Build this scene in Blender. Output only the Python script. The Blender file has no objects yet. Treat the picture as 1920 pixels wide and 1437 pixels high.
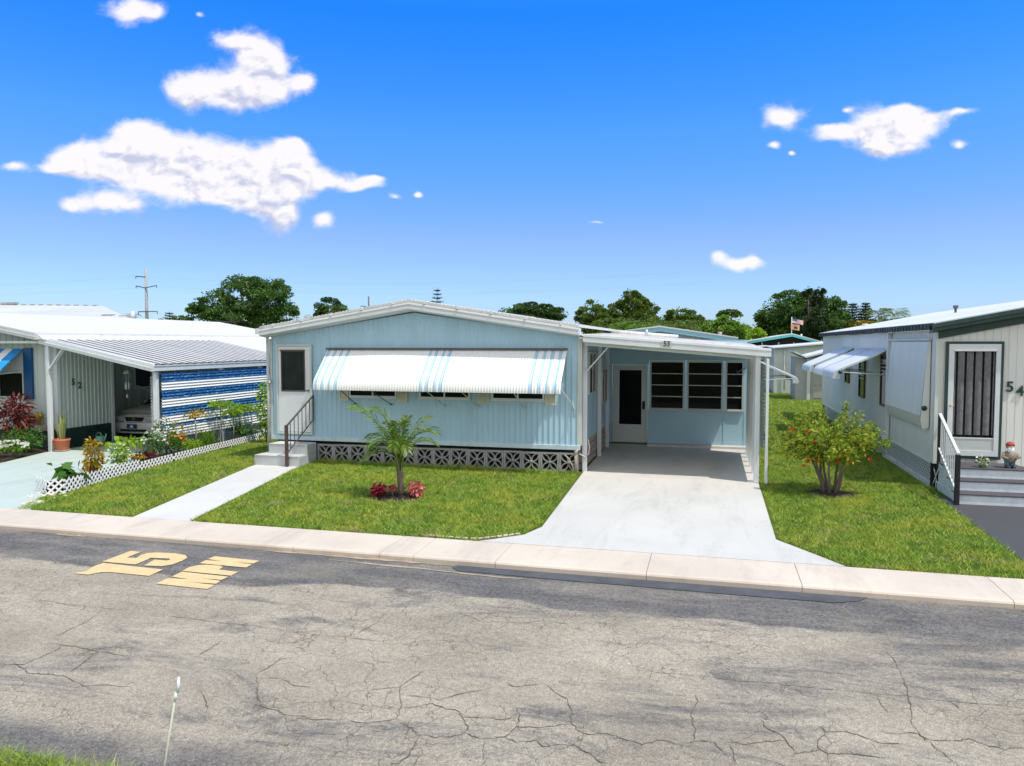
import bpy, math, random
import numpy as np
from mathutils import Vector, Matrix
R = math.radians
rng = np.random.default_rng(7)
random.seed(7)
scn = bpy.context.scene
COL = scn.collection
ORG = {}

# ------------------------------------------------------------------ materials
def newmat(name):
    m = bpy.data.materials.new(name); m.use_nodes = True
    nt = m.node_tree
    return m, nt, nt.nodes['Principled BSDF']

def N(nt, t, **kw):
    n = nt.nodes.new(t)
    for k, v in kw.items():
        if k.startswith('i_'):
            n.inputs[int(k[2:]) if k[2:].isdigit() else k[2:].replace('_', ' ')].default_value = v
        else: setattr(n, k, v)
    return n

def noise(nt, scale, detail=4, rough=.55, stretch=None, dist=0):
    g = N(nt, 'ShaderNodeNewGeometry')
    src = g.outputs['Position']
    if stretch:
        mp = N(nt, 'ShaderNodeMapping'); mp.inputs['Scale'].default_value = stretch
        nt.links.new(src, mp.inputs['Vector']); src = mp.outputs['Vector']
    n = N(nt, 'ShaderNodeTexNoise'); n.inputs['Scale'].default_value = scale
    n.inputs['Detail'].default_value = detail; n.inputs['Roughness'].default_value = rough
    n.inputs['Distortion'].default_value = dist
    nt.links.new(src, n.inputs['Vector'])
    return n.outputs['Fac']

def ramp(nt, fac, stops):
    r = N(nt, 'ShaderNodeValToRGB'); nt.links.new(fac, r.inputs['Fac'])
    e = r.color_ramp.elements
    while len(e) < len(stops): e.new(.5)
    for i, (p, c) in enumerate(stops):
        e[i].position = p; e[i].color = (*c, 1) if len(c) == 3 else c
    return r.outputs['Color']

def mixc(nt, fac, a, b, blend='MIX'):
    m = N(nt, 'ShaderNodeMix', data_type='RGBA', blend_type=blend)
    for s, v in ((m.inputs[0], fac), (m.inputs[6], a), (m.inputs[7], b)):
        if hasattr(v, 'links') or isinstance(v, bpy.types.NodeSocket): nt.links.new(v, s)
        elif isinstance(v, (int, float)): s.default_value = v
        else: s.default_value = (*v, 1)
    return m.outputs[2]

def bump(nt, bsdf, h, strength=.3, dist=.01):
    b = N(nt, 'ShaderNodeBump'); b.inputs['Strength'].default_value = strength; b.inputs['Distance'].default_value = dist
    nt.links.new(h, b.inputs['Height']); nt.links.new(b.outputs['Normal'], bsdf.inputs['Normal'])

def paint(name, col, rough=.5, var=.12, dirt=0.0, dirtcol=(.16, .13, .10), metal=0, scale=1.5, stretch=None, bmp=0, spec=.4):
    """painted / weathered surface: slight mottling plus patches of dirt with their own shape"""
    m, nt, b = newmat(name)
    f = noise(nt, scale, 5, .6, stretch)
    lo = tuple(c * (1 - var) for c in col); hi = tuple(min(1, c * (1 + var)) for c in col)
    c = ramp(nt, f, [(.3, lo), (.7, hi)])
    if dirt:
        f2 = noise(nt, scale * 4, 6, .7, stretch or (1, 1, .35))
        d = ramp(nt, f2, [(.5 , (0, 0, 0)), (.78, (dirt,) * 3)])
        c = mixc(nt, d, c, dirtcol)
    nt.links.new(c, b.inputs['Base Color'])
    b.inputs['Roughness'].default_value = rough; b.inputs['Metallic'].default_value = metal
    b.inputs['Specular IOR Level'].default_value = spec
    if bmp: bump(nt, b, noise(nt, 60, 4), bmp, .004)
    return m

def leafmat(name, cols, trans=.35, rough=.55):
    """foliage: colour varies leaf by leaf (random per island) between the given colours"""
    m, nt, b = newmat(name)
    g = N(nt, 'ShaderNodeNewGeometry')
    k = len(cols)
    c = ramp(nt, g.outputs['Random Per Island'], [(i / max(1, k - 1) * .96 + .02, cols[i]) for i in range(k)])
    f = noise(nt, .7, 3)
    c = mixc(nt, ramp(nt, f, [(.35, (0, 0, 0)), (.65, (.35,) * 3)]), c, cols[0])
    nt.links.new(c, b.inputs['Base Color']); b.inputs['Roughness'].default_value = rough
    b.inputs['Specular IOR Level'].default_value = .25
    tr = N(nt, 'ShaderNodeBsdfTranslucent'); nt.links.new(c, tr.inputs['Color'])
    mx = N(nt, 'ShaderNodeMixShader'); mx.inputs[0].default_value = trans
    nt.links.new(b.outputs[0], mx.inputs[1]); nt.links.new(tr.outputs[0], mx.inputs[2])
    nt.links.new(mx.outputs[0], nt.nodes['Material Output'].inputs['Surface'])
    return m

M = {}
M['blue'] = paint('blue_aluminium_siding', (.35, .53, .65), .42, .08, .42, (.30, .33, .33), scale=.9, stretch=(3, 3, .6), spec=.5)
M['bluewall'] = paint('pale_blue_panel', (.37, .56, .66), .5, .06, .12, (.3, .35, .37), scale=.8)
M['white'] = paint('white_painted_aluminium', (.62, .65, .66), .4, .05, .22, (.42, .40, .35), scale=1.2)
M['whitedirty'] = paint('weathered_white_trim', (.68, .68, .67), .5, .08, .6, (.22, .19, .17), scale=1.4)
M['whiteroof'] = paint('white_coated_roof', (.64, .64, .635), .5, .06, .5, (.55, .52, .48), scale=.5, stretch=(1, .25, 1))
M['greyroof'] = paint('grey_metal_roof', (.56, .56, .54), .45, .1, .3, (.22, .2, .18), scale=.8, stretch=(.2, 2, 1))
M['ivory'] = paint('ivory_frame', (.50, .53, .50), .45, .05, .2, (.3, .3, .25))
M['cream'] = paint('cream_shutter', (.62, .60, .46), .5, .05, .1)
M['awnwhite'] = paint('white_awning', (.80, .80, .78), .4, .03, .1, (.6, .58, .5))
M['awnblue'] = paint('light_blue_awning_stripe', (.38, .56, .69), .4, .04)
M['royal'] = paint('royal_blue_paint', (.004, .06, .18), .4, .08)
M['brightblue'] = paint('bright_blue_paint', (.02, .26, .62), .4, .06)
M['teal'] = paint('turquoise_trim', (.10, .52, .50), .4, .06, .1)
M['tealgrey'] = paint('grey_teal_trim', (.28, .50, .53), .45, .05)
M['dkgreen'] = paint('dark_green_trim', (.018, .05, .045), .4, .2, .2, (.12, .12, .11), scale=3)
M['blacktrim'] = paint('peeling_dark_edge', (.03, .035, .04), .6, .2, .6, (.25, .25, .24), scale=4)
M['sidewhite'] = paint('white_board_siding', (.58, .61, .57), .5, .05, .2, (.35, .36, .28), scale=.8, stretch=(3, 3, .5))
M['sidegreen'] = paint('pale_green_white_siding', (.47, .54, .50), .5, .06, .15, (.35, .38, .3), scale=.8, stretch=(3, 3, .5))
M['siding54'] = paint('cool_white_siding', (.70, .70, .66), .5, .05, .15, (.4, .42, .38), scale=.8, stretch=(3, 3, .5))
M['block'] = paint('grey_concrete_block', (.30, .30, .29), .85, .18, .5, (.13, .12, .1), scale=4, bmp=.4)
M['stone'] = paint('beige_cast_stone', (.36, .31, .27), .85, .25, .4, (.12, .1, .09), scale=6, bmp=.4)
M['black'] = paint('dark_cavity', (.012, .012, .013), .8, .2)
M['brown'] = paint('brown_metal', (.07, .045, .04), .45, .15)
M['iron'] = paint('grey_iron', (.09, .085, .085), .45, .15)
M['step'] = paint('grey_painted_step', (.43, .45, .45), .6, .08, .3, (.25, .25, .24), scale=2, bmp=.1)
M['steptop'] = paint('pale_step_tread', (.52, .52, .50), .6, .08, .3, (.3, .3, .28), scale=2)
M['darkgrey'] = paint('dark_grey_tread', (.07, .07, .08), .8, .15, .2)
M['stepwhite'] = paint('chalky_white_riser', (.60, .66, .68), .7, .12, .4, (.3, .36, .4), scale=5, bmp=.4)
M['terra'] = paint('terracotta', (.48, .15, .07), .7, .1, .2)
M['jade'] = paint('green_plastic', (.16, .36, .26), .4, .05)
M['bluetrim'] = paint('pale_blue_grey_trim', (.46, .58, .62), .5, .06, .3)
M['wood'] = paint('grey_utility_wood', (.36, .36, .36), .8, .15, .3, scale=3)
M['bark'] = paint('bark', (.17, .13, .10), .9, .3, .3, (.06, .05, .04), scale=8, bmp=.8)
M['barklight'] = paint('light_bark', (.34, .30, .25), .9, .2, .3, scale=8, bmp=.5)
M['darkwood'] = paint('dark_wet_wood', (.035, .02, .018), .8, .3, scale=6)
M['mulch'] = paint('dark_mulch', (.035, .022, .018), .95, .5, .5, (.09, .05, .035), scale=14, bmp=1)
M['shed'] = paint('taupe_shed_panel', (.34, .34, .31), .6, .06, .2)
M['shedgrey'] = paint('grey_shed_siding', (.36, .37, .37), .6, .06, .2)
M['yellow'] = paint('road_marking_yellow', (.68, .48, .24), .75, .1, .8, (.32, .27, .21), scale=9, bmp=.4)
M['carpaint'] = paint('champagne_car_paint', (.62, .62, .56), .25, .04, metal=.12, spec=.6)
M['rubber'] = paint('rubber', (.02, .02, .02), .8, .1)
M['chrome'] = paint('chrome', (.5, .5, .5), .2, .05, metal=.9)
M['lens'] = paint('headlight_lens', (.45, .5, .5), .1, .3, scale=14, spec=.8)
M['skin'] = paint('pinkish_clay', (.55, .33, .25), .7)
M['redcloth'] = paint('red_felt', (.35, .06, .05), .8)
M['greencloth'] = paint('green_cloth', (.05, .12, .07), .8)
M['denim'] = paint('blue_cloth', (.10, .18, .32), .8)
M['cloth'] = paint('sheer_curtain', (.14, .14, .145), .8, .25, .6, (.3, .3, .3), scale=12)
M['rockwhite'] = paint('white_pebble', (.62, .58, .50), .8, .2, .3, scale=8)

def glassmat(name, col, rough=.03):
    m, nt, b = newmat(name)
    nt.links.new(ramp(nt, noise(nt, 1.7, 3), [(.3, tuple(c * .5 for c in col)), (.7, col)]), b.inputs['Base Color'])
    b.inputs['Roughness'].default_value = rough; b.inputs['Specular IOR Level'].default_value = .2; b.inputs['IOR'].default_value = 1.3
    return m
M['glass'] = glassmat('dark_window_glass', (.012, .014, .015))
M['glassg'] = glassmat('jalousie_glass', (.035, .045, .042), .12)

# concrete painted slabs
def slab(name, col, joint=None, stain=.3, var=.06):
    m, nt, b = newmat(name)
    c = ramp(nt, noise(nt, .6, 6, .62), [(.32, tuple(x * (1 - var) for x in col)), (.68, tuple(x * (1 + var) for x in col))])
    st = ramp(nt, noise(nt, 1.3, 8, .74, (1.6, .35, 1), .4), [(.50, (0, 0, 0)), (.78, (stain,) * 3)])
    c = mixc(nt, st, c, tuple(x * .5 for x in col))
    sp = ramp(nt, noise(nt, 45, 3), [(.30, (.18,) * 3), (.42, (0, 0, 0))])
    c = mixc(nt, sp, c, tuple(x * .45 for x in col))
    nt.links.new(c, b.inputs['Base Color']); b.inputs['Roughness'].default_value = .75
    bump(nt, b, noise(nt, 90, 3), .25, .003)
    return m
M['drive'] = slab('pale_grey_driveway_paint', (.53, .512, .475), stain=.5)
M['walk'] = slab('pale_walk_concrete', (.56, .545, .52))
M['mint'] = slab('pale_mint_concrete', (.43, .50, .46), stain=.45)
M['curb'] = slab('pinkish_concrete', (.58, .50, .41), stain=.5, var=.1)
M['dkdrive'] = slab('dark_asphalt_driveway', (.055, .055, .06), stain=.1)

def asphalt():
    m, nt, b = newmat('worn_asphalt')
    g = N(nt, 'ShaderNodeNewGeometry')
    sep = N(nt, 'ShaderNodeSeparateXYZ'); nt.links.new(g.outputs['Position'], sep.inputs[0])
    def math_(op, a, bb, clamp=False):
        n = N(nt, 'ShaderNodeMath', operation=op, use_clamp=clamp)
        for i, v in enumerate((a, bb)):
            if isinstance(v, (int, float)): n.inputs[i].default_value = v
            else: nt.links.new(v, n.inputs[i])
        return n.outputs[0]
    def mr(v, a, bb, c=0, d=1):
        n = N(nt, 'ShaderNodeMapRange', interpolation_type='SMOOTHSTEP')
        n.inputs[1].default_value = a; n.inputs[2].default_value = bb; n.inputs[3].default_value = c; n.inputs[4].default_value = d
        nt.links.new(v, n.inputs[0]); return n.outputs[0]
    base = ramp(nt, noise(nt, .55, 6, .65, (1, 1.8, 1), .3), [(.30, (.27, .234, .180)), (.5, (.35, .304, .234)), (.7, (.425, .372, .29))])
    # old sealer: dark streaks along the road with worn edges
    yy = math_('ADD', sep.outputs['Y'], math_('MULTIPLY', math_('SUBTRACT', noise(nt, .9, 5, .6, (.45, 1, 1)), .5), .9))
    xs = sep.outputs['X']
    edge = math_('ADD', 8.02, math_('MULTIPLY', mr(xs, -7.2, -5.6, 0, -.25), 1))
    edge = math_('ADD', edge, mr(xs, -5.4, -4.3, 0, .27))
    band = mr(math_('SUBTRACT', yy, edge), -.04, .08)
    wear = mr(noise(nt, 1.6, 6, .7, (.35, 1.4, 1)), .34, .60, .62, 1)
    sealed = math_('MULTIPLY', band, wear)
    # second loose band on the right and the near left
    b2 = math_('MULTIPLY', math_('MULTIPLY', mr(xs, .2, 1.6), mr(yy, 6.7, 7.2)), mr(noise(nt, .9, 5, .65, (.5, 1.5, 1), .5), .40, .62))
    b3 = math_('MULTIPLY', mr(yy, 4.72, 4.38), mr(xs, -1.8, -3.6))
    b4 = math_('MULTIPLY', mr(noise(nt, .8, 7, .72, (.55, 1.5, 1), .9), .49, .68), .85)
    dark = math_('MAXIMUM', math_('MAXIMUM', sealed, math_('MULTIPLY', b2, .85)), math_('MAXIMUM', math_('MULTIPLY', b3, .85), b4))
    grain = noise(nt, 85, 3, .8)
    grain2 = noise(nt, 28, 5, .8)
    dk = math_('MULTIPLY', dark, mr(grain2, .32, .6, 1, .78))
    sealcol = ramp(nt, noise(nt, 2.2, 5), [(.3, (.060, .062, .068)), (.7, (.11, .11, .115))])
    c = mixc(nt, dk, base, sealcol)
    # aggregate
    ag = ramp(nt, grain, [(.30, (.18,) * 3), (.50, (.5,) * 3), (.70, (.92,) * 3)])
    c = mixc(nt, .75, c, ag, 'OVERLAY')
    ag2 = ramp(nt, grain2, [(.32, (.22,) * 3), (.50, (.5,) * 3), (.68, (.76,) * 3)])
    c = mixc(nt, .55, c, ag2, 'OVERLAY')
    # fine crazing
    wn = N(nt, 'ShaderNodeTexNoise'); wn.inputs['Scale'].default_value = 2.5; wn.inputs['Detail'].default_value = 5
    nt.links.new(g.outputs['Position'], wn.inputs['Vector'])
    add = N(nt, 'ShaderNodeVectorMath', operation='MULTIPLY_ADD'); nt.links.new(wn.outputs['Color'], add.inputs[0])
    add.inputs[1].default_value = (.5, .5, .5); nt.links.new(g.outputs['Position'], add.inputs[2])
    vo = N(nt, 'ShaderNodeTexVoronoi', feature='DISTANCE_TO_EDGE'); vo.inputs['Scale'].default_value = 2.6
    nt.links.new(add.outputs[0], vo.inputs['Vector'])
    cr = math_('MULTIPLY', mr(vo.outputs['Distance'], .010, .002), mr(noise(nt, .5, 4, .6), .44, .54))
    c = mixc(nt, math_('MULTIPLY', cr, .6), c, (.12, .095, .07))
    nt.links.new(c, b.inputs['Base Color']); b.inputs['Roughness'].default_value = .85
    b.inputs['Specular IOR Level'].default_value = .3
    hh = math_('SUBTRACT', math_('ADD', grain, math_('MULTIPLY', grain2, .8)), math_('MULTIPLY', cr, .8))
    bump(nt, b, hh, .8, .012)
    return m
M['asphalt'] = asphalt()
M['crack'] = paint('crack_fill', (.13, .10, .07), .95, .3, .4, (.16, .11, .07), scale=5)
M['sealpatch'] = paint('fresh_asphalt_patch', (.075, .077, .083), .85, .25, .7, (.11, .11, .11), scale=3, bmp=.5)
M['sand'] = paint('gutter_sand', (.36, .29, .21), .9, .2, .4, (.12, .1, .08), scale=7, bmp=.5)

def lawnbase():
    m, nt, b = newmat('lawn_soil_and_thatch')
    c = ramp(nt, noise(nt, 1.1, 7, .65), [(.28, (.06, .11, .015)), (.5, (.10, .15, .02)), (.62, (.16, .17, .04)), (.75, (.24, .19, .09))])
    c2 = ramp(nt, noise(nt, 55, 3, .7), [(.35, (.35,) * 3), (.65, (.68,) * 3)])
    c = mixc(nt, .8, c, c2, 'OVERLAY')
    nt.links.new(c, b.inputs['Base Color']); b.inputs['Roughness'].default_value = .95
    b.inputs['Specular IOR Level'].default_value = .1
    bump(nt, b, noise(nt, 60, 4, .7), 1, .03)
    return m
M['lawn'] = lawnbase()
def grassmat():
    m, nt, b = newmat('grass_blades')
    g = N(nt, 'ShaderNodeNewGeometry')
    c = ramp(nt, g.outputs['Random Per Island'], [(0, (.08, .18, .015)), (.35, (.17, .32, .03)), (.7, (.30, .44, .05)), (.9, (.46, .56, .10)), (1, (.60, .56, .26))])
    f = noise(nt, 1.0, 6, .65)
    c = mixc(nt, ramp(nt, f, [(.44, (0, 0, 0)), (.62, (.6,) * 3)]), c, (.50, .49, .07))
    c = mixc(nt, ramp(nt, noise(nt, 1.7, 5, .65), [(.57, (0, 0, 0)), (.70, (.8,) * 3)]), c, (.46, .35, .19))
    c = mixc(nt, ramp(nt, noise(nt, 5, 4, .65), [(.36, (.75,) * 3), (.5, (0, 0, 0))]), c, (.07, .17, .015))
    nt.links.new(c, b.inputs['Base Color']); b.inputs['Roughness'].default_value = .6
    b.inputs['Specular IOR Level'].default_value = .2
    tr = N(nt, 'ShaderNodeBsdfTranslucent'); nt.links.new(c, tr.inputs['Color'])
    mx = N(nt, 'ShaderNodeMixShader'); mx.inputs[0].default_value = .3
    nt.links.new(b.outputs[0], mx.inputs[1]); nt.links.new(tr.outputs[0], mx.inputs[2])
    nt.links.new(mx.outputs[0], nt.nodes['Material Output'].inputs['Surface'])
    return m
M['grass'] = grassmat()
def wavymat():
    m, nt, b = newmat('blue_slat_with_white_scrolls')
    g = N(nt, 'ShaderNodeNewGeometry')
    w = N(nt, 'ShaderNodeTexWave', wave_type='BANDS', bands_direction='Z'); w.inputs['Scale'].default_value = 5.2
    w.inputs['Distortion'].default_value = 6; w.inputs['Detail'].default_value = 2; w.inputs['Detail Scale'].default_value = 2.2
    nt.links.new(g.outputs['Position'], w.inputs['Vector'])
    c = ramp(nt, w.outputs['Fac'], [(.80, (.006, .085, .24)), (.93, (.20, .36, .60))])
    nt.links.new(c, b.inputs['Base Color']); b.inputs['Roughness'].default_value = .4
    return m
M['wavy'] = wavymat()

LM = {}
LM['oak'] = leafmat('broad_evergreen_leaves', [(.035, .09, .02), (.07, .16, .03), (.12, .23, .045), (.2, .32, .08)], .35)
LM['dark'] = leafmat('dark_canopy_leaves', [(.035, .08, .02), (.07, .14, .03), (.11, .2, .045)], .3)
LM['pine'] = leafmat('pine_like_leaves', [(.07, .13, .02), (.14, .22, .035), (.24, .32, .06)], .35)
LM['bright'] = leafmat('bright_green_leaves', [(.08, .18, .015), (.16, .30, .03), (.26, .42, .05)], .4)
LM['conifer'] = leafmat('conifer_needles', [(.022, .05, .016), (.045, .085, .025), (.08, .12, .04)], .15)
LM['palm'] = leafmat('palm_leaflets', [(.06, .13, .015), (.16, .27, .03), (.40, .48, .10)], .35, .35)
LM['palmfar'] = leafmat('far_palm_leaflets', [(.05, .11, .02), (.12, .2, .03), (.24, .25, .06)], .3)
LM['bush'] = leafmat('hibiscus_leaves', [(.10, .20, .02), (.28, .40, .03), (.48, .54, .06), (.62, .54, .08)], .5)
LM['yellow'] = leafmat('golden_croton_leaves', [(.10, .14, .015), (.40, .30, .02), (.62, .42, .03), (.55, .22, .03)], .35)
LM['lime'] = leafmat('lime_leaves', [(.16, .32, .02), (.30, .48, .03), (.45, .58, .06)], .45)
LM['mid'] = leafmat('mid_green_leaves', [(.04, .11, .015), (.08, .2, .025), (.14, .28, .04)], .35)
LM['red'] = leafmat('red_leaves', [(.14, .012, .018), (.42, .03, .06), (.66, .14, .16)], .3)
LM['pink'] = leafmat('coral_pink_leaves', [(.36, .06, .05), (.70, .20, .17), (.75, .38, .30)], .3)
LM['maroon'] = leafmat('maroon_leaves', [(.06, .012, .014), (.16, .03, .03), (.3, .08, .05)], .3)
LM['flowerred'] = leafmat('red_petals', [(.65, .02, .01), (.8, .08, .03)], .3)
LM['flowerwhite'] = leafmat('white_petals', [(.7, .7, .6), (.85, .85, .8)], .3)
LM['flowerorange'] = leafmat('orange_petals', [(.75, .25, .02), (.8, .45, .05)], .3)
LM['sanse'] = leafmat('striped_sword_leaves', [(.10, .17, .06), (.3, .36, .12), (.5, .5, .2)], .2)

# ------------------------------------------------------------------ mesh helpers
def tag(o, label=None, cat=None, group=None, kind=None):
    if label: o['label'] = label
    if cat: o['category'] = cat
    if group: o['group'] = group
    if kind: o['kind'] = kind
    return o

def root(name, loc, label, cat, group=None):
    o = bpy.data.objects.new(name, None); COL.objects.link(o); o.location = loc
    o.empty_display_size = .3
    ORG[o.name] = Vector(loc)
    return tag(o, label, cat, group)

class MB:
    def __init__(s): s.v = []; s.f = []; s.m = []; s.sm = []
    def add(s, vs, fs, m=0, smooth=False):
        b = len(s.v); s.v += [tuple(v) for v in vs]
        for f in fs: s.f.append(tuple(i + b for i in f)); s.m.append(m); s.sm.append(smooth)
        return s
    def box(s, x0, x1, y0, y1, z0, z1, m=0):
        v = [(x, y, z) for x in (x0, x1) for y in (y0, y1) for z in (z0, z1)]
        return s.add(v, [(0, 1, 3, 2), (4, 6, 7, 5), (0, 4, 5, 1), (2, 3, 7, 6), (0, 2, 6, 4), (1, 5, 7, 3)], m)
    def beam(s, p, q, w, h, m=0, up=(0, 0, 1)):
        p = Vector(p); q = Vector(q); d = (q - p).normalized(); u = Vector(up)
        if abs(d.dot(u)) > .98: u = Vector((0, 1, 0))
        a = d.cross(u).normalized(); c = a.cross(d).normalized()
        v = []
        for e in (p, q):
            for i, j in ((-1, -1), (1, -1), (1, 1), (-1, 1)): v.append(e + a * (i * w / 2) + c * (j * h / 2))
        return s.add(v, [(3, 2, 1, 0), (4, 5, 6, 7), (0, 1, 5, 4), (1, 2, 6, 5), (2, 3, 7, 6), (3, 0, 4, 7)], m)
    def tube(s, pts, r, n=8, m=0, cap=True):
        pts = [Vector(p) for p in pts]; k = len(pts)
        rs = r if isinstance(r, (list, tuple)) else [r] * k
        b = []; ref = Vector((.13, .97, .2))
        for i, p in enumerate(pts):
            d = (pts[min(i + 1, k - 1)] - pts[max(i - 1, 0)]).normalized()
            rr = ref if abs(d.dot(ref)) < .95 else Vector((1, 0, 0))
            a = d.cross(rr).normalized(); c = a.cross(d)
            for j in range(n):
                t = 2 * math.pi * j / n; b.append(p + a * (math.cos(t) * rs[i]) + c * (math.sin(t) * rs[i]))
        f = [(i * n + j, i * n + (j + 1) % n, (i + 1) * n + (j + 1) % n, (i + 1) * n + j) for i in range(k - 1) for j in range(n)]
        if cap: f += [tuple(range(n - 1, -1, -1)), tuple((k - 1) * n + j for j in range(n))]
        return s.add(b, f, m, True)
    def prism(s, poly, axis, a0, a1, m=0):
        """extrude a 2-D outline along an axis; poly in the other two axes' order"""
        n = len(poly)
        def P(p, a):
            return {'x': (a, p[0], p[1]), 'y': (p[0], a, p[1]), 'z': (p[0], p[1], a)}[axis]
        v = [P(p, a0) for p in poly] + [P(p, a1) for p in poly]
        f = [tuple(range(n)), tuple(range(2 * n - 1, n - 1, -1))] + [(i, (i + 1) % n, n + (i + 1) % n, n + i) for i in range(n)]
        return s.add(v, f, m)
    def grid(s, fn, nu, nv, m=0, smooth=True):
        v = [fn(i / nu, j / nv) for i in range(nu + 1) for j in range(nv + 1)]
        f = [(i * (nv + 1) + j, (i + 1) * (nv + 1) + j, (i + 1) * (nv + 1) + j + 1, i * (nv + 1) + j + 1) for i in range(nu) for j in range(nv)]
        return s.add(v, f, m, smooth)
    def lathe(s, c, prof, n=16, m=0):
        v = []; c = Vector(c)
        for r, z in prof:
            for j in range(n):
                t = 2 * math.pi * j / n; v.append(c + Vector((math.cos(t) * r, math.sin(t) * r, z)))
        k = len(prof)
        f = [(i * n + j, i * n + (j + 1) % n, (i + 1) * n + (j + 1) % n, (i + 1) * n + j) for i in range(k - 1) for j in range(n)]
        f += [tuple(range(n - 1, -1, -1)), tuple((k - 1) * n + j for j in range(n))]
        return s.add(v, f, m, True)
    def build(s, name, mats, parent=None, loc=None, bevel=0):
        me = bpy.data.meshes.new(name)
        if parent is not None: o0 = ORG[parent.name]
        else: o0 = Vector(loc) if loc is not None else Vector((0, 0, 0))
        me.from_pydata([(v[0] - o0.x, v[1] - o0.y, v[2] - o0.z) for v in s.v], [], s.f)
        if not isinstance(mats, (list, tuple)): mats = [mats]
        for mt in mats: me.materials.append(mt)
        me.polygons.foreach_set('material_index', s.m)
        me.polygons.foreach_set('use_smooth', s.sm)
        me.update()
        import bmesh
        bm = bmesh.new(); bm.from_mesh(me)
        if all(len(f.verts) > 2 for f in bm.faces) and len(bm.faces) < 40000: bmesh.ops.recalc_face_normals(bm, faces=bm.faces)
        bm.to_mesh(me); bm.free()
        o = bpy.data.objects.new(name, me); COL.objects.link(o)
        if parent is not None: o.parent = parent
        else: o.location = o0
        ORG[o.name] = o0
        if bevel:
            bv = o.modifiers.new('bevel', 'BEVEL'); bv.width = bevel; bv.segments = 2; bv.limit_method = 'ANGLE'; bv.angle_limit = R(40)
        return o

def npmesh(name, V, F, mats, parent=None, loc=None, mi=None):
    """V (n,3), F (m,k) all faces same size"""
    me = bpy.data.meshes.new(name)
    o0 = ORG[parent.name] if parent is not None else (Vector(loc) if loc is not None else Vector((0, 0, 0)))
    V = V - np.array(o0); k = F.shape[1]
    me.vertices.add(len(V)); me.vertices.foreach_set('co', V.astype(np.float32).ravel())
    me.loops.add(F.size); me.loops.foreach_set('vertex_index', F.astype(np.int32).ravel())
    me.polygons.add(len(F)); me.polygons.foreach_set('loop_start', (np.arange(len(F)) * k).astype(np.int32))
    if not isinstance(mats, (list, tuple)): mats = [mats]
    for mt in mats: me.materials.append(mt)
    if mi is not None: me.polygons.foreach_set('material_index', mi.astype(np.int32))
    me.update(calc_edges=True); me.validate()
    o = bpy.data.objects.new(name, me); COL.objects.link(o)
    if parent is not None: o.parent = parent
    else: o.location = o0
    ORG[o.name] = o0
    return o

def unit(a): return a / np.maximum(1e-9, np.linalg.norm(a, axis=-1, keepdims=True))

def leaves(P, D, size, width=.5, droop=.25):
    """pointed leaves at points P growing along D; returns V,F (each leaf 2 quads folded, kept as one island)"""
    n = len(P); D = unit(D); r = unit(rng.normal(size=(n, 3)))
    S = unit(np.cross(D, r)); Nn = np.cross(S, D)
    L = size * (0.7 + .6 * rng.random((n, 1))); W = L * width
    a = P; b = P + D * L * .45 + S * W * .5 - Nn * 0
    c = P + D * L - np.array([[0, 0, 1]]) * L * droop
    d = P + D * L * .45 - S * W * .5
    V = np.stack([a, b, c, d], 1).reshape(-1, 3)
    F = np.arange(4 * n).reshape(n, 4)
    return V, F

def leafcloud(lobes, n, size, width=.6, shell=.55, clump=0, flat=0):
    """leaf positions scattered through ellipsoid lobes, gathered in clumps so gaps show"""
    w = np.array([l[3] * l[4] * l[5] for l in lobes]) ** .67; w = w / w.sum()
    Ps = []; Ds = []
    for l, k in zip(lobes, rng.multinomial(n, w)):
        if k == 0: continue
        c = np.array(l[:3]); r = np.array(l[3:6])
        if clump:
            nc = max(5, int(clump * (r[0] * r[2]) ** .5 * 4))
            u = unit(rng.normal(size=(nc, 3))); rad = shell + (1 - shell) * rng.random((nc, 1)) ** .5
            cc = u * rad
            cr = (.16 + .16 * rng.random((nc, 1)))
            idx = rng.integers(0, nc, k)
            off = rng.normal(size=(k, 3)); off = unit(off) * rng.random((k, 1)) ** .4
            off[:, 2] *= .62
            d = off + .35 * u[idx] + .2 * rng.normal(size=(k, 3))
            loose = rng.random((k, 1)) < .10
            ul = unit(rng.normal(size=(k, 3))); ql = ul * (.55 + .5 * rng.random((k, 1)))
            q = np.where(loose, ql, cc[idx] + off * cr[idx] * 1.25); d = np.where(loose, ul + .6 * rng.normal(size=(k, 3)), d)
        else:
            u = unit(rng.normal(size=(k, 3))); q = u * (rng.random((k, 1)) ** .4)
            d = u + .5 * rng.normal(size=(k, 3))
        if flat: d[:, 2] *= flat
        Ps.append(c + q * r); Ds.append(d)
    P = np.concatenate(Ps); D = np.concatenate(Ds)
    return leaves(P, D, size, width)

def text(name, s, size, ext, mat, parent, mtx):
    cu = bpy.data.curves.new(name, 'FONT'); cu.body = s; cu.size = size; cu.extrude = ext; cu.offset = size * .018
    cu.align_x = 'CENTER'; cu.align_y = 'CENTER'; cu.resolution_u = 3
    t = bpy.data.objects.new(name, cu); COL.objects.link(t)
    bpy.context.view_layer.update()
    me = bpy.data.meshes.new_from_object(t.evaluated_get(bpy.context.evaluated_depsgraph_get()))
    bpy.data.objects.remove(t); me.name = name
    o0 = ORG[parent.name] if parent else Vector((0, 0, 0))
    me.transform(Matrix.Translation(-o0) @ mtx)
    me.materials.clear(); me.materials.append(mat)
    o = bpy.data.objects.new(name, me); COL.objects.link(o)
    if parent: o.parent = parent
    ORG[o.name] = o0
    return o
def onY(x, y, z):  # text facing -Y
    return Matrix.Translation((x, y, z)) @ Matrix.Rotation(R(90), 4, 'X')
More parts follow.
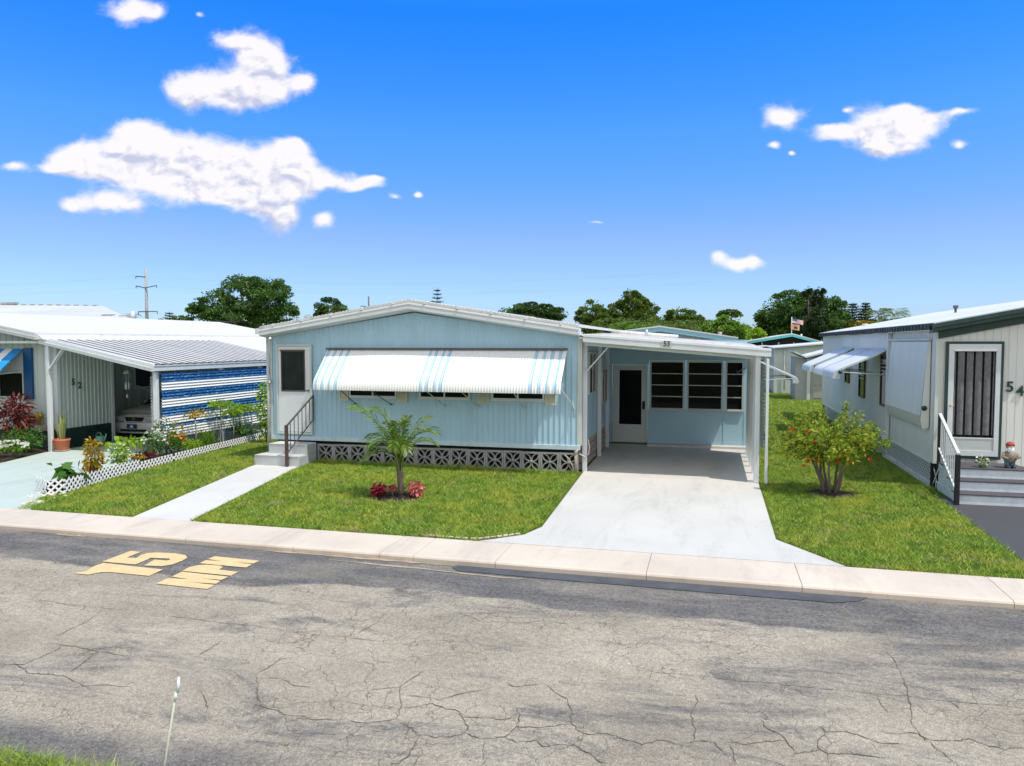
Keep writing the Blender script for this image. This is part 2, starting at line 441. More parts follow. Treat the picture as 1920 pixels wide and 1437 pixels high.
def onXp(x, y, z):  # text facing +X
    return Matrix.Translation((x, y, z)) @ Matrix.Rotation(R(90), 4, 'Z') @ Matrix.Rotation(R(90), 4, 'X')

def corr(mb, p0, p1, z0, z1, n, period, amp, kind='rib', m=0):
    """corrugated sheet between plan points p0,p1; z0,z1 functions of t(0..1)"""
    p0 = Vector((*p0, 0)); p1 = Vector((*p1, 0)); L = (p1 - p0).length; n = Vector((*n, 0)).normalized()
    if kind == 'rib':   prof = [(0, 0), (.30, 0), (.40, 1), (.62, 1), (.72, .35), (.86, .35)]
    elif kind == 'sin': prof = [(i / 6, .5 - .5 * math.cos(2 * math.pi * i / 6)) for i in range(6)]
    else:               prof = [(0, 1), (.86, 1), (.90, 0), (.96, 0)]           # boards with a groove
    k = int(L / period) + 1; st = []
    for i in range(k):
        for a, h in prof:
            d = (i + a) * period
            if d < L: st.append((d, h))
    st.append((L, 0)); v = []
    for d, h in st:
        p = p0 + (p1 - p0) * (d / L) + n * (h * amp); t = d / L
        v += [(p.x, p.y, z0(t)), (p.x, p.y, z1(t))]
    mb.add(v, [(2 * i, 2 * i + 2, 2 * i + 3, 2 * i + 1) for i in range(len(st) - 1)], m, kind == 'sin')

def frame_y(mb, x0, x1, z0, z1, w, ya, yb, m=0):
    """rectangular frame in the XZ plane, between depths ya and yb, rails butted between stiles"""
    mb.box(x0, x0 + w, ya, yb, z0, z1, m); mb.box(x1 - w, x1, ya, yb, z0, z1, m)
    mb.box(x0 + w, x1 - w, ya, yb, z1 - w, z1, m); mb.box(x0 + w, x1 - w, ya, yb, z0, z0 + w, m)
def frame_x(mb, y0, y1, z0, z1, w, xa, xb, m=0):
    mb.box(xa, xb, y0, y0 + w, z0, z1, m); mb.box(xa, xb, y1 - w, y1, z0, z1, m)
    mb.box(xa, xb, y0 + w, y1 - w, z1 - w, z1, m); mb.box(xa, xb, y0 + w, y1 - w, z0, z0 + w, m)

# ------------------------------------------------------------------ setting: ground, road, paths
def struct(o, cat=None): o['kind'] = 'structure'; return o
g = MB(); g.add([(-900, -300, -.16), (900, -300, -.16), (900, 1500, -.16), (-900, 1500, -.16)], [(0, 1, 2, 3)])
struct(g.build('ground', M['lawn']))
g = MB(); g.add([(-70, 4.05, -.10), (60, 4.05, -.10), (60, 9.3, -.082), (-70, 9.3, -.082)], [(0, 1, 2, 3)])
def ribbon(mb, pts, w, z, m, jitter=.02, taper=True):
    P = [pts[0]]
    for a, b in zip(pts, pts[1:]):
        for k in (.25, .5, .75): P.append((a[0] + (b[0] - a[0]) * k + random.uniform(-1, 1) * jitter, a[1] + (b[1] - a[1]) * k + random.uniform(-1, 1) * jitter))
        P.append(b)
    v = []; n = len(P)
    for i, p in enumerate(P):
        a = Vector(P[max(0, i - 1)]); b = Vector(P[min(n - 1, i + 1)]); d = (b - a); d = d.normalized() if d.length > 1e-6 else Vector((1, 0))
        ww = w * random.uniform(.35, 1.25) * (min(1, .3 + i / 4, .3 + (n - 1 - i) / 4) if taper else 1)
        v += [(p[0] - d.y * ww / 2, p[1] + d.x * ww / 2, z), (p[0] + d.y * ww / 2, p[1] - d.x * ww / 2, z)]
    mb.add(v, [(2 * i, 2 * i + 1, 2 * i + 3, 2 * i + 2) for i in range(n - 1)], m)
CRACKS = [[(-7.46,6.76),(-7.13,6.77),(-6.75,6.72),(-6.39,6.74),(-6.06,6.77)],[(-6.37,6.72),(-6.27,6.38),(-6.24,6.03),(-6.25,5.94)],[(-5.66,6.72),(-5.21,6.71),(-4.87,6.69),(-4.56,6.7),(-4.34,6.68),(-3.93,6.66),(-3.5,6.66)],[(-6.19,5.31),(-5.97,5.36),(-5.97,5.55),(-5.94,5.66),(-6.0,5.8)],[(-6.18,5.81),(-5.86,5.81),(-5.54,5.76),(-5.2,5.75)],[(-6.15,5.4),(-5.79,5.22),(-5.6,5.25),(-5.4,5.25),(-5.11,5.14),(-4.94,5.21),(-4.71,5.23)],[(-5.54,5.76),(-5.5,5.57),(-5.45,5.35)],[(-4.59,6.3),(-4.57,6.11),(-4.58,5.87)],[(-3.83,5.74),(-3.79,5.94),(-3.8,6.06),(-3.68,6.11)],[(-3.79,5.67),(-3.63,5.43),(-3.47,5.22),(-3.28,5.18),(-3.2,5.14),(-3.05,5.15),(-2.94,5.12),(-2.73,5.18)],[(-3.78,5.64),(-3.57,5.69),(-3.38,5.6),(-3.22,5.61)],[(-4.09,5.31),(-3.92,5.16),(-3.81,5.01)],[(-2.73,5.18),(-2.5,5.18),(-2.39,5.25),(-2.32,5.3)],[(-2.44,6.16),(-2.44,6.07),(-2.49,5.91),(-2.51,5.81),(-2.43,5.62),(-2.36,5.48),(-2.32,5.28)],[(-2.51,5.81),(-2.62,5.75),(-2.72,5.69)],[(-2.4,5.67),(-2.27,5.68),(-2.08,5.68),(-2.01,5.78),(-1.89,5.88),(-1.77,5.96)],[(-2.34,5.48),(-2.24,5.53),(-2.14,5.6),(-2.02,5.55),(-1.89,5.53),(-1.84,5.45),(-1.67,5.48),(-1.53,5.49),(-1.42,5.56)],[(-1.84,5.45),(-1.75,5.33),(-1.74,5.23),(-1.8,5.18),(-1.93,5.11),(-2.09,5.12),(-2.15,5.2),(-2.27,5.24)],[(-1.74,5.23),(-1.61,5.18),(-1.44,5.25),(-1.39,5.42),(-1.24,5.44),(-1.08,5.53),(-0.99,5.55)],[(-1.39,5.42),(-1.41,5.58),(-1.48,5.71)],[(-1.36,6.19),(-1.22,6.03),(-1.1,5.95),(-1.03,5.77),(-1.01,5.6),(-0.92,5.47),(-0.85,5.44),(-0.71,5.49),(-0.6,5.45),(-0.45,5.4),(-0.32,5.5),(-0.17,5.46)],[(-2.06,5.13),(-2.04,4.96),(-2.03,4.81),(-2.06,4.72),(-2.11,4.7)],[(-1.66,6.11),(-1.58,6.06),(-1.46,6.11),(-1.36,6.17)],[(-1.44,5.25),(-1.33,5.19),(-1.2,5.27),(-1.14,5.19),(-1.05,5.24),(-0.93,5.27),(-0.79,5.19),(-0.73,5.11),(-0.63,5.09)],[(-0.93,5.27),(-0.85,5.44)],[(-3.5,6.66),(-3.31,6.66),(-3.14,6.66),(-2.96,6.69)],[(-3.45,6.67),(-3.37,6.86),(-3.32,7.1),(-3.35,7.47)],[(-2.3,7.4),(-2.08,7.45),(-1.85,7.46),(-1.64,7.62),(-1.46,7.57),(-1.23,7.63)],[(-2.62,7.61),(-2.3,7.42),(-2.22,7.83)],[(-0.7,6.64),(-0.55,6.64),(-0.21,6.65)],[(-0.21,6.65),(0.02,6.67),(0.24,6.64),(0.43,6.68),(0.62,6.67),(0.81,6.67),(1.02,6.68),(1.23,6.68),(1.39,6.68),(1.6,6.71),(1.77,6.69),(1.98,6.7),(2.22,6.72),(2.44,6.71)],[(1.63,7.07),(1.63,6.86),(1.6,6.71),(1.56,6.42),(1.51,6.21),(1.53,6.05),(1.58,5.93),(1.63,5.8),(1.68,5.65)],[(1.36,6.67),(1.35,6.55),(1.37,6.37)],[(1.87,6.77),(1.93,6.64),(1.95,6.53)],[(0.4,6.0),(0.46,5.85),(0.54,5.79),(0.58,5.65),(0.62,5.58)],[(0.82,6.01),(0.87,5.93),(0.8,5.81),(0.78,5.67),(0.83,5.6),(0.93,5.64),(1.11,5.65),(1.24,5.66)],[(0.87,5.93),(1.02,5.97),(1.15,5.9),(1.24,5.86),(1.41,5.89)],[(1.24,6.03),(1.36,6.03),(1.49,6.08),(1.58,6.0),(1.79,6.04),(1.86,6.09),(1.95,6.03),(2.07,5.99),(2.2,6.05)],[(0.56,5.5),(0.62,5.56),(0.72,5.61),(0.78,5.65)],[(-0.17,5.5),(-0.04,5.56),(0.06,5.56),(0.14,5.41)],[(0.17,5.56),(0.19,5.44),(0.19,5.28)],[(-0.09,6.3),(-0.07,6.18),(-0.12,5.92),(-0.08,5.73),(-0.09,5.54)],[(1.59,9.42),(1.55,9.06),(1.42,8.79),(1.49,8.58),(1.68,8.47),(1.77,8.24)],[(1.63,7.66),(1.65,7.37),(1.64,7.07)],[(0.17,5.6),(0.27,5.59),(0.43,5.68),(0.59,5.74)]]
def rz(y): return -.10 + (y - 4.05) * (.018 / 5.25)
for k, c in enumerate(CRACKS):
    lp = c[-1] in ((1.77, 8.24),)
    v0 = len(g.v); ribbon(g, c, .0065 if max(q[1] for q in c) > 6.3 else .009, 0, 2 if lp else 1, .012)
    for i in range(v0, len(g.v)): x, y, z = g.v[i]; g.v[i] = (x, y, rz(y) + .004 + .0006 * (k % 4))
# sealed patch along the gutter in front of the driveway and a sandy edge
pt = [(-3.15, 9.2), (-3.2, 9.1), (-3.08, 8.98), (-1.5, 8.95), (0, 8.93), (1.35, 8.93), (1.62, 9.05), (1.75, 9.2)]
g.add([(x, y, rz(y) + .008) for x, y in pt], [tuple(range(len(pt)))], 3)
for a, b_ in ((-9.6, -9.0), (-6.0, -3.2)):
    v0 = len(g.v); ribbon(g, [(a + (b_ - a) * i / 6, 9.19) for i in range(7)], .07, -.076, 2, .02)
v0 = len(g.v); ribbon(g, [(-4.9, 9.02), (-4.2, 8.98), (-3.5, 8.96), (-3.2, 8.92), (-3.0, 8.90), (-2, 8.86)], .05, 0, 2, .015)
for i in range(v0, len(g.v)): x, y, z = g.v[i]; g.v[i] = (x, y, rz(y) + .006)
struct(g.build('road', [M['asphalt'], M['crack'], M['sand'], M['sealpatch']]))

# painted speed marking, read from the right-hand lane
def flat(mb, pts, z=None, m=0): mb.add([(x, y, rz(y) + .0095) for x, y in pts], [tuple(range(len(pts)))], m)
mk = MB()
flat(mk, [(-7.70, 7.93), (-7.70, 8.12), (-6.74, 8.08), (-6.72, 7.81), (-7.28, 7.82), (-7.41, 7.79), (-7.50, 7.66), (-7.72, 7.66), (-7.64, 7.78), (-7.67, 7.88)])
five = [(-7.76, 8.17), (-7.77, 8.69), (-7.60, 8.69), (-7.585, 8.41), (-7.44, 8.415), (-7.49, 8.56), (-7.47, 8.66), (-7.40, 8.71), (-7.10, 8.75), (-6.90, 8.71), (-6.79, 8.61),
        (-6.76, 8.48), (-6.77, 8.30), (-6.85, 8.20), (-7.10, 8.16), (-7.15, 8.42), (-6.97, 8.42), (-6.95, 8.47), (-6.99, 8.51), (-7.27, 8.48), (-7.25, 8.42), (-7.24, 8.17)]
flat(mk, five)
flat(mk, [(-6.43, 7.58), (-6.43, 7.79), (-6.16, 7.825), (-6.43, 7.855), (-6.44, 8.06), (-5.75, 8.03), (-5.75, 7.90), (-6.05, 7.895), (-5.74, 7.865), (-5.72, 7.755), (-6.06, 7.735), (-5.71, 7.71), (-5.70, 7.56)])
flat(mk, [(-6.46, 8.09), (-6.48, 8.25), (-6.43, 8.35), (-6.34, 8.40), (-6.14, 8.405), (-6.06, 8.36), (-6.04, 8.25), (-5.75, 8.235), (-5.74, 8.075)])
flat(mk, [(-6.47, 8.43), (-6.47, 8.575), (-6.24, 8.59), (-6.48, 8.62), (-6.48, 8.76), (-5.77, 8.73), (-5.77, 8.60), (-6.05, 8.585), (-5.77, 8.57), (-5.76, 8.42)])
tag(struct(mk.build('road_marking', M['yellow'], loc=(-6.7, 8.1, -.08))), 'yellow 15 MPH speed marking painted on the asphalt near the curb', 'road marking')

# lawn slab with soil edge
lw = MB(); lw.box(-60, 60, 10.12, 62, -.15, 0); lw.box(-60, -3.55, -12, 3.98, -.15, -.045)
v = [(-3.55, -12), (-3.55, 3.98), (-3.2, 4.0), (-2.7, 3.93), (-2.2, 3.85), (8, 3.8), (8, -12)]
lw.prism(v, 'z', -.15, -.045)
struct(lw.build('lawn', M['lawn']))
# near-side verge front edge is drawn by grass blades
sw = MB()
joints = [-30, -27.1, -24.2, -21.3, -18.4, -15.5, -12.6, -9.1, -7.31, -5.57, -4.27, -3.79, -2.66, -.74, 1.05, 3.22, 5.2, 7.2, 9.2, 12, 15, 18]
for a, b_ in zip(joints, joints[1:]):
    g1 = .003
    prof = [(9.235, -.14), (9.228, -.03), (9.24, -.008), (9.27, .002), (10.11, .012), (10.11, -.14)]
    sw.prism(prof, 'x', a + g1, b_ - g1)
struct(sw.build('sidewalk', M['curb'], bevel=.003))

def slabobj(name, pts, z, mat, **k):
    m_ = MB(); m_.prism(pts, 'z', -.1, z); o = m_.build(name, mat, bevel=.006)
    return struct(o)
m_ = MB()
for pts_ in ([(-3.15, 10.125), (1.66, 10.125), (1.30, 10.697), (-2.60, 10.697), (-2.62, 10.62), (-2.95, 10.3)], [(-2.60, 10.703), (1.296, 10.703), (.92, 11.28), (.93, 13.497), (-2.56, 13.497), (-2.47, 11.15)],
             [(-2.56, 13.503), (.93, 13.503), (.94, 16.397), (-2.67, 16.397), (-2.66, 16.1)], [(-2.67, 16.403), (.94, 16.403), (.95, 21.0), (-2.75, 21.0)]):
    m_.prism(pts_, 'z', -.1, .014)
struct(m_.build('driveway', M['drive'], bevel=.004))
slabobj('driveway', [(3.9, 10.125), (12, 10.125), (12, 15.2), (4.0, 15.2)], .010, M['dkdrive'])
slabobj('driveway', [(-20.2, 10.125), (-11.05, 10.125), (-11.35, 10.5), (-12.3, 11.6), (-12.9, 12.6), (-13.4, 16), (-13.55, 28), (-17.9, 28), (-17.9, 18), (-16.5, 18), (-16.5, 15.6), (-16.0, 13.9), (-17.4, 12.6), (-19.5, 11.5)], .012, M['mint'])
slabobj('walkway', [(-8.99, 10.125), (-7.93, 10.125), (-9.0, 15.0), (-9.0, 15.45), (-10.15, 15.45), (-10.1, 15.0)], .013, M['walk'])

# ------------------------------------------------------------------ grass blades
def inpoly(P, poly):
    x, y = P[:, 0], P[:, 1]; c = np.zeros(len(P), bool); n = len(poly)
    for i in range(n):
        x0, y0 = poly[i]; x1, y1 = poly[(i + 1) % n]
        cond = ((y0 > y) != (y1 > y)) & (x < (x1 - x0) * (y - y0) / (y1 - y0 + 1e-12) + x0)
        c ^= cond
    return c
def smoothn(P, s, seed):
    """cheap value noise for patchy density"""
    r = np.random.default_rng(seed); A = r.random((64, 64))
    q = P * s; i = np.floor(q).astype(int); f = q - i; f = f * f * (3 - 2 * f)
    a = A[i[:, 0] % 64, i[:, 1] % 64]; b = A[(i[:, 0] + 1) % 64, i[:, 1] % 64]
    c = A[i[:, 0] % 64, (i[:, 1] + 1) % 64]; d = A[(i[:, 0] + 1) % 64, (i[:, 1] + 1) % 64]
    return (a * (1 - f[:, 0]) + b * f[:, 0]) * (1 - f[:, 1]) + (c * (1 - f[:, 0]) + d * f[:, 0]) * f[:, 1]
def grass(poly, dens, h, w, z, label, holes=()):
    poly = np.array(poly, float); lo = poly.min(0); hi = poly.max(0)
    n = int((hi - lo).prod() * dens); P = lo + rng.random((n, 2)) * (hi - lo)
    P = P[inpoly(P, poly)]
    for hx, hy, hr in holes:
        P = P[((P[:, 0] - hx) ** 2 + ((P[:, 1] - hy) * 1.15) ** 2) > (hr * (1 + .12 * np.sin(P[:, 0] * 23))) ** 2]
    bald = smoothn(P, 1.3, 3) * .6 + smoothn(P, 4.1, 4) * .4
    P = P[rng.random(len(P)) < np.clip(1.6 - 1.5 * bald, .25, 1)]
    k = len(P); th = rng.random(k) * 2 * math.pi
    hh = h * (.5 + .9 * rng.random(k)) * (.75 + .5 * smoothn(P, 2.0, 9)); lean = hh * (.5 + 1.3 * rng.random(k)); ww = w * (.6 + .8 * rng.random(k))
    ph = rng.random(k) * 2 * math.pi
    A = np.stack([P[:, 0] + np.cos(th) * ww / 2, P[:, 1] + np.sin(th) * ww / 2, np.full(k, z)], 1)
    B = np.stack([P[:, 0] - np.cos(th) * ww / 2, P[:, 1] - np.sin(th) * ww / 2, np.full(k, z)], 1)
    Cc = np.stack([P[:, 0] + np.cos(ph) * lean, P[:, 1] + np.sin(ph) * lean, z + hh], 1)
    V = np.stack([A, B, Cc], 1).reshape(-1, 3)
    o = npmesh('grass', V, np.arange(3 * k).reshape(k, 3), M['grass'])
    return tag(o, label, 'grass', None, 'stuff')
grass([(-11.3, 10.13), (-9.02, 10.13), (-10.1, 14.9), (-10.2, 16.6), (-10.3, 19.5), (-12.6, 19.5), (-12.25, 15.0), (-11.95, 12.8), (-11.6, 11.5), (-11.75, 10.9)], 3200, .05, .011, 0, 'mown green grass between the white lattice edging and the front walk')
grass([(-7.9, 10.12), (-3.2, 10.12), (-2.7, 10.6), (-2.5, 11.2), (-2.72, 16.05), (-8.98, 16.05), (-8.98, 15.1)], 3200, .05, .011, 0, 'mown green grass in front of the blue home around the young palm', holes=((-5.6, 12.72, .50),))
grass([(1.70, 10.12), (3.88, 10.12), (4.0, 15.0), (4.15, 16.2), (4.15, 21), (.98, 21), (.98, 11.3)], 3200, .05, .011, 0, 'mown green grass around the red flowering bush between the driveways', holes=((2.15, 15.05, .42),))
grass([(.98, 21), (4.15, 21), (4.15, 31), (6.5, 50), (-1, 50), (1, 28)], 500, .07, .022, 0, 'long strip of lawn running back between the homes')
grass([(-6.2, 2.6), (-6.2, 4.0), (-4.73, 4.06), (-4.2, 4.1), (-3.7, 4.07), (-3.2, 4.0), (-2.7, 3.93), (-2.2, 3.85), (-2.2, 2.6)], 9000, .06, .006, -.045, 'bright green verge on the near side of the road')
grass([(-8.95, 15.75), (-2.85, 15.75), (-2.85, 16.05), (-8.95, 16.05)], 1500, .11, .012, 0, 'taller untrimmed grass along the foot of the pierced block skirting')
# pinkish border edging by the driveway
ed = MB()
def edging(mb, pts, h, w, step=.09, z=.0):
    for a, b_ in zip(pts, pts[1:]):
        a = Vector(a); b_ = Vector(b_); L = (b_ - a).length; d = (b_ - a) / L; k = max(1, int(L / step))
        for i in range(k):
            c = a + d * ((i + .5) * L / k)
            mb.beam((c.x - d.x * step * .44, c.y - d.y * step * .44, z + h / 2), (c.x + d.x * step * .44, c.y + d.y * step * .44, z + h / 2), w, h * random.uniform(.85, 1.15))
edging(ed, [(-3.95, 10.22), (-3.45, 10.2), (-3.2, 10.22), (-2.98, 10.4), (-2.68, 10.66)], .028, .032)
tag(ed.build('border_edging', M['curb'], loc=(-3.3, 10.3, 0), bevel=.008), 'low scalloped white edging between the lawn and the driveway flare', 'garden edging')

M['plaid'] = paint('muted_plaid_cloth', (.24, .20, .15), .85, .4, .5, (.05, .1, .07), scale=25)
M['channel_ribside'] = paint('grimy_channel_dark_rib_side', (.22, .20, .18), .8, .3, .3)
# ================================================================== blue home (number 53)
X0, X1, YF, YB = -10.21, -2.74, 16.1, 28.0
XR, ZR, ZE = -6.55, 3.50, 2.96
def gable(x): return ZE + (ZR - ZE) * (1 - abs(x - XR) / (XR - X0 if x < XR else X1 - XR))
H = root('mobile_home', (-6.5, 16.1, 0), 'pale blue ribbed mobile home with striped window awning and open carport, number 53', 'mobile home')
w = MB()
corr(w, (X0, YF), (X1, YF), lambda t: .60, lambda t: gable(X0 + (X1 - X0) * t), (0, -1), .125, .016, 'rib')
corr(w, (X1, YF), (X1, YB), lambda t: .60, lambda t: ZE, (1, 0), .25, .008, 'groove')
corr(w, (X0, YB), (X0, YF), lambda t: .60, lambda t: ZE, (-1, 0), .125, .014, 'rib')
w.box(X0 + .03, X1 - .03, YF + .05, YB, .62, ZE - .05)
H_wall = w.build('wall', M['blue'], H)
t = MB(); t.box(X0 - .02, X1 + .02, YF - .045, YF + .02, .50, .60); t.build('base_trim', M['bluetrim'], H, bevel=.006)
t = MB(); t.box(X1 - .045, X1 + .05, YF - .02, YF + .06, .6, ZE - .03); t.build('corner_trim', M['ivory'], H); t = MB(); t.box(X0 - .04, X0 + .03, YF - .03, YF + .05, .6, ZE - .05); t.build('corner_trim', M['ivory'], H)
# roof: ribbed sheets over both slopes, rolled edge, fascia with stepped profile
ZT = 3.76; XL_, XR_ = X0 - .12, X1 + .03
def roofz(x): return 3.17 + (ZT - 3.17) * (1 - abs(x - XR) / (XR - XL_ if x < XR else XR_ - XR))
r = MB()
for xa, xb in ((XL_, XR), (XR, XR_)):
    k = 20
    v = []; f = []
    r.prism([(xa, roofz(xa) - .03), (xb, roofz(xb) - .03), (xb, roofz(xb)), (xa, roofz(xa))], 'y', 15.80, YB + .1)
for i in range(38):   # standing ribs along the slope
    y = 15.95 + i * .33
    for xa, xb in ((XL_, XR - .03), (XR + .03, XR_)):
        r.beam((xa, y, roofz(xa) + .012), (xb, y, roofz(xb) + .012), .035, .022, 0)
r.beam((XR, 15.79, ZT + .012), (XR, YB, ZT + .012), .14, .03)
H_roof = r.build('roof', M['whiteroof'], H)
e = MB()   # crimped corrugated drip edge seen along the rake
for xa, xb in ((XL_, XR), (XR, XR_)):
    n_ = int((xb - xa) / .022); v = []
    for i in range(n_ + 1):
        x = xa + i * (xb - xa) / n_; hh_ = .030 if (i // 2) % 2 else .012
        v += [(x, 15.775, roofz(x) - .035), (x, 15.770, roofz(x) + hh_), (x, 15.83, roofz(x) + hh_ - .004)]
    e.add(v, [(3 * i + j, 3 * i + 3 + j, 3 * i + 4 + j, 3 * i + 1 + j) for i in range(n_) for j in (0, 1)])
    for kx in range(5):
        x = xa + (kx + .5) * (xb - xa) / 5
        e.box(x - .01, x + .02, 15.74, 15.80, roofz(x) - .03, roofz(x) + .035)
e.build('drip_edge', M['whitedirty'], H)
def fascia(xa, xb, zf, y0=15.78):
    f = MB()
    za, zb = zf(xa), zf(xb)
    # profile offsets (y, dz)
    prof = [(0, -.04), (-.012, -.045), (-.018, -.085), (.004, -.095), (.004, -.135), (-.010, -.142), (-.010, -.185), (.03, -.20), (.30, -.235), (.30, -.05), (.05, -.04)]
    v = [(xa, y0 + p[0], za + p[1]) for p in prof] + [(xb, y0 + p[0], zb + p[1]) for p in prof]; n = len(prof)
    f.add(v, [tuple(range(n - 1, -1, -1)), tuple(range(n, 2 * n))] + [(i, (i + 1) % n, n + (i + 1) % n, n + i) for i in range(n)])
    return f
fascia(XL_, XR, roofz).build('fascia', M['white'], H)
fascia(XR, XR_, roofz).build('fascia', M['white'], H)
gt = MB(); gt.box(XL_ - .10, XL_, 15.76, YB, 3.02, 3.15); gt.build('gutter', M['white'], H, bevel=.01)
# downspout on the left corner
d = MB(); d.tube([(-10.27, 16.03, 3.0), (-10.27, 16.03, .25)], .035, 6); d.box(-10.32, -10.2, 15.98, 16.04, 1.86, 1.90); d.build('downspout', M['ivory'], H)
hb = MB(); hb.tube([(-10.22, 16.06, 1.92), (-10.20, 15.98, 1.90), (-10.17, 15.95, 1.85)], [.02, .025, .012], 6); hb.build('bracket', M['ivory'], H)
# front door
DX0, DX1 = -10.05, -9.11
f = MB(); frame_y(f, DX0, DX1, .64, 2.78, .05, 16.03, 16.08); dfr = f.build('door_frame', M['sidegreen'], H, bevel=.006)
f = MB(); f.box(DX0 + .055, DX1 - .055, 16.045, 16.085, .70, 1.66); f.box(DX0 + .055, -9.92, 16.045, 16.085, 1.66, 2.725); f.box(-9.29, DX1 - .055, 16.045, 16.085, 1.66, 2.725); f.box(-9.92, -9.29, 16.045, 16.085, 2.62, 2.725)
door = f.build('door', M['white'], H)
f = MB(); frame_y(f, -9.92, -9.29, 1.66, 2.62, .022, 16.03, 16.05); f.box(-9.93, -9.28, 16.0, 16.03, 2.615, 2.65); f.build('pane_frame', M['brown'], door)
f = MB()
for i in range(11): z = 1.69 + i * .083; f.add([(-9.895, 16.075, z), (-9.315, 16.075, z), (-9.315, 16.055, z + .085), (-9.895, 16.055, z + .085)], [(0, 1, 2, 3)])
f.build('pane', M['glassg'], door)
f = MB(); f.tube([(-9.20, 16.05, 1.69), (-9.20, 15.99, 1.69)], .02, 8); f.box(-9.25, -9.18, 15.98, 15.995, 1.67, 1.70); f.build('handle', M['iron'], door)
f = MB(); f.box(-10.0, -9.62, 16.06, 16.075, .655, .685); f.box(-9.5, -9.15, 16.06, 16.075, .655, .685); f.build('door_sweep', M['iron'], door)
# long striped awning
AX0, AX1 = -8.71, -3.01
aw = MB(); per = .064
prof = [(16.09, 2.665), (15.86, 2.435), (15.60, 2.175), (15.46, 2.035), (15.405, 1.965), (15.375, 1.885), (15.365, 1.80), (15.372, 1.755)]
xs = []; k = 0
while AX0 + k * per / 4 <= AX1 + 1e-6: xs.append(AX0 + k * per / 4); k += 1
hs = [0, .012, .017, .012]
nv = []
for i, x in enumerate(xs):
    h = hs[i % 4]
    for j, (y, z) in enumerate(prof):
        a_ = prof[max(0, j - 1)]; b_ = prof[min(len(prof) - 1, j + 1)]
        ty, tz = b_[0] - a_[0], b_[1] - a_[1]; L = math.hypot(ty, tz); ny, nz = tz / L, -ty / L
        if nz < 0 and j < 4: ny, nz = -ny, -nz
        nv.append((x, y + ny * h, z + nz * h))
groups = [-8.655, -8.505, -8.33, -8.16, -6.14, -5.99, -5.82, -5.67, -3.68, -3.50, -3.33, -3.16]
P_ = len(prof); fcs = []; mi = []
for i in range(len(xs) - 1):
    xm = (xs[i] + xs[i + 1]) / 2; blue = any(abs(xm - gx - .02) < .038 for gx in groups)
    for j in range(P_ - 1): fcs.append((i * P_ + j, i * P_ + j + 1, (i + 1) * P_ + j + 1, (i + 1) * P_ + j)); mi.append(1 if blue else 0)
b0 = len(aw.v); aw.v += nv; aw.f += fcs; aw.m += mi; aw.sm += [True] * len(fcs)
aw.box(AX0 - .01, AX1 + .01, 16.02, 16.085, 2.655, 2.70, 2)
awn = aw.build('awning', [M['awnwhite'], M['awnblue'], M['iron']], H)
for xa, xb in ((-8.15, -8.0), (-7.45, -7.1), (-6.1, -5.8), (-5.3, -5.0), (-4.1, -3.95)):
    s_ = MB(); s_.tube([(xa, 15.42, 1.84), (xb, 16.05, 1.40)], .010, 6); s_.tube([(xb, 16.08, 1.40), (xb, 16.0, 1.41)], .02, 6); s_.build('support_arm', M['ivory'] if xa > -6.2 else M['iron'], awn)
s_ = MB(); s_.tube([(-3.02, 15.40, 1.86), (-2.88, 15.8, 1.55), (-2.84, 16.02, 1.36)], .011, 6); s_.tube([(-2.90, 16.05, 1.62), (-2.84, 16.02, 1.36), (-2.86, 16.04, 1.2)], .010, 6); s_.build('support_arm', M['ivory'], awn)
# windows under the awning
for x0, x1 in ((-8.16, -6.97), (-6.41, -5.21), (-4.70, -3.51)):
    f = MB(); frame_y(f, x0, x1, 1.56, 2.45, .035, 16.045, 16.09); f.box((x0 + x1) / 2 - .015, (x0 + x1) / 2 + .015, 16.05, 16.085, 1.595, 2.415)
    f.box(x0 - .02, x1 + .02, 16.02, 16.06, 1.535, 1.56)
    wn = f.build('window', M['white'], H)
    f = MB(); f.box(x0 + .035, x1 - .035, 16.075, 16.087, 1.595, 2.415); f.build('pane', M['glass'], wn)
for x0, x1 in ((-8.41, -8.18), (-6.94, -6.71), (-5.01, -4.77), (-3.49, -3.25)):
    f = MB(); frame_y(f, x0, x1, 1.46, 2.5, .02, 16.04, 16.075)
    for i in range(20): z = 1.485 + i * .05; f.add([(x0 + .02, 16.045, z), (x1 - .02, 16.045, z), (x1 - .02, 16.07, z + .045), (x0 + .02, 16.07, z + .045)], [(0, 1, 2, 3)])
    f.build('shutter', M['cream'], H)
# pierced block skirting
sk = MB(); bw = .418; xk = -9.0; nb = 15
for i in range(nb):
    x0 = xk + i * (6.24 / nb); bwi = 6.24 / nb - .008; z0 = 0.0 + .004 * (i % 3); zt = z0 + .425; fr = .035
    frame_y(sk, x0, x0 + bwi, z0, zt, fr, 16.06, 16.15)
    cx, cz = x0 + bwi / 2, (z0 + zt) / 2; hx, hz = bwi / 2 - fr * .9, (zt - z0) / 2 - fr * .9
    for sx in (-1, 1):
        for sz in (-1, 1):
            for bow in (-1, 1):
                pts = []
                for q in range(9):
                    u = q / 8; off = bow * .052 * math.sin(math.pi * u)
                    pts.append((cx + sx * (u * hx) - sx * off * .75, cz + sz * (u * hz) + sz * off * .75))
                for (xa, za), (xb, zb) in zip(pts, pts[1:]):
                    sk.beam((xa, 16.085 + .001 * bow, za), (xb, 16.085 + .001 * bow, zb), .05, .024, 0, up=(0, 1, 0)) if False else sk.beam((xa, 16.10, za), (xb, 16.10, zb), .024, .056 - .004 * bow, 0, up=(0, 1, 0))
    sk.tube([(cx, 16.065, cz), (cx, 16.13, cz)], .034, 8)
sk.build('block_skirting', M['block'], H)
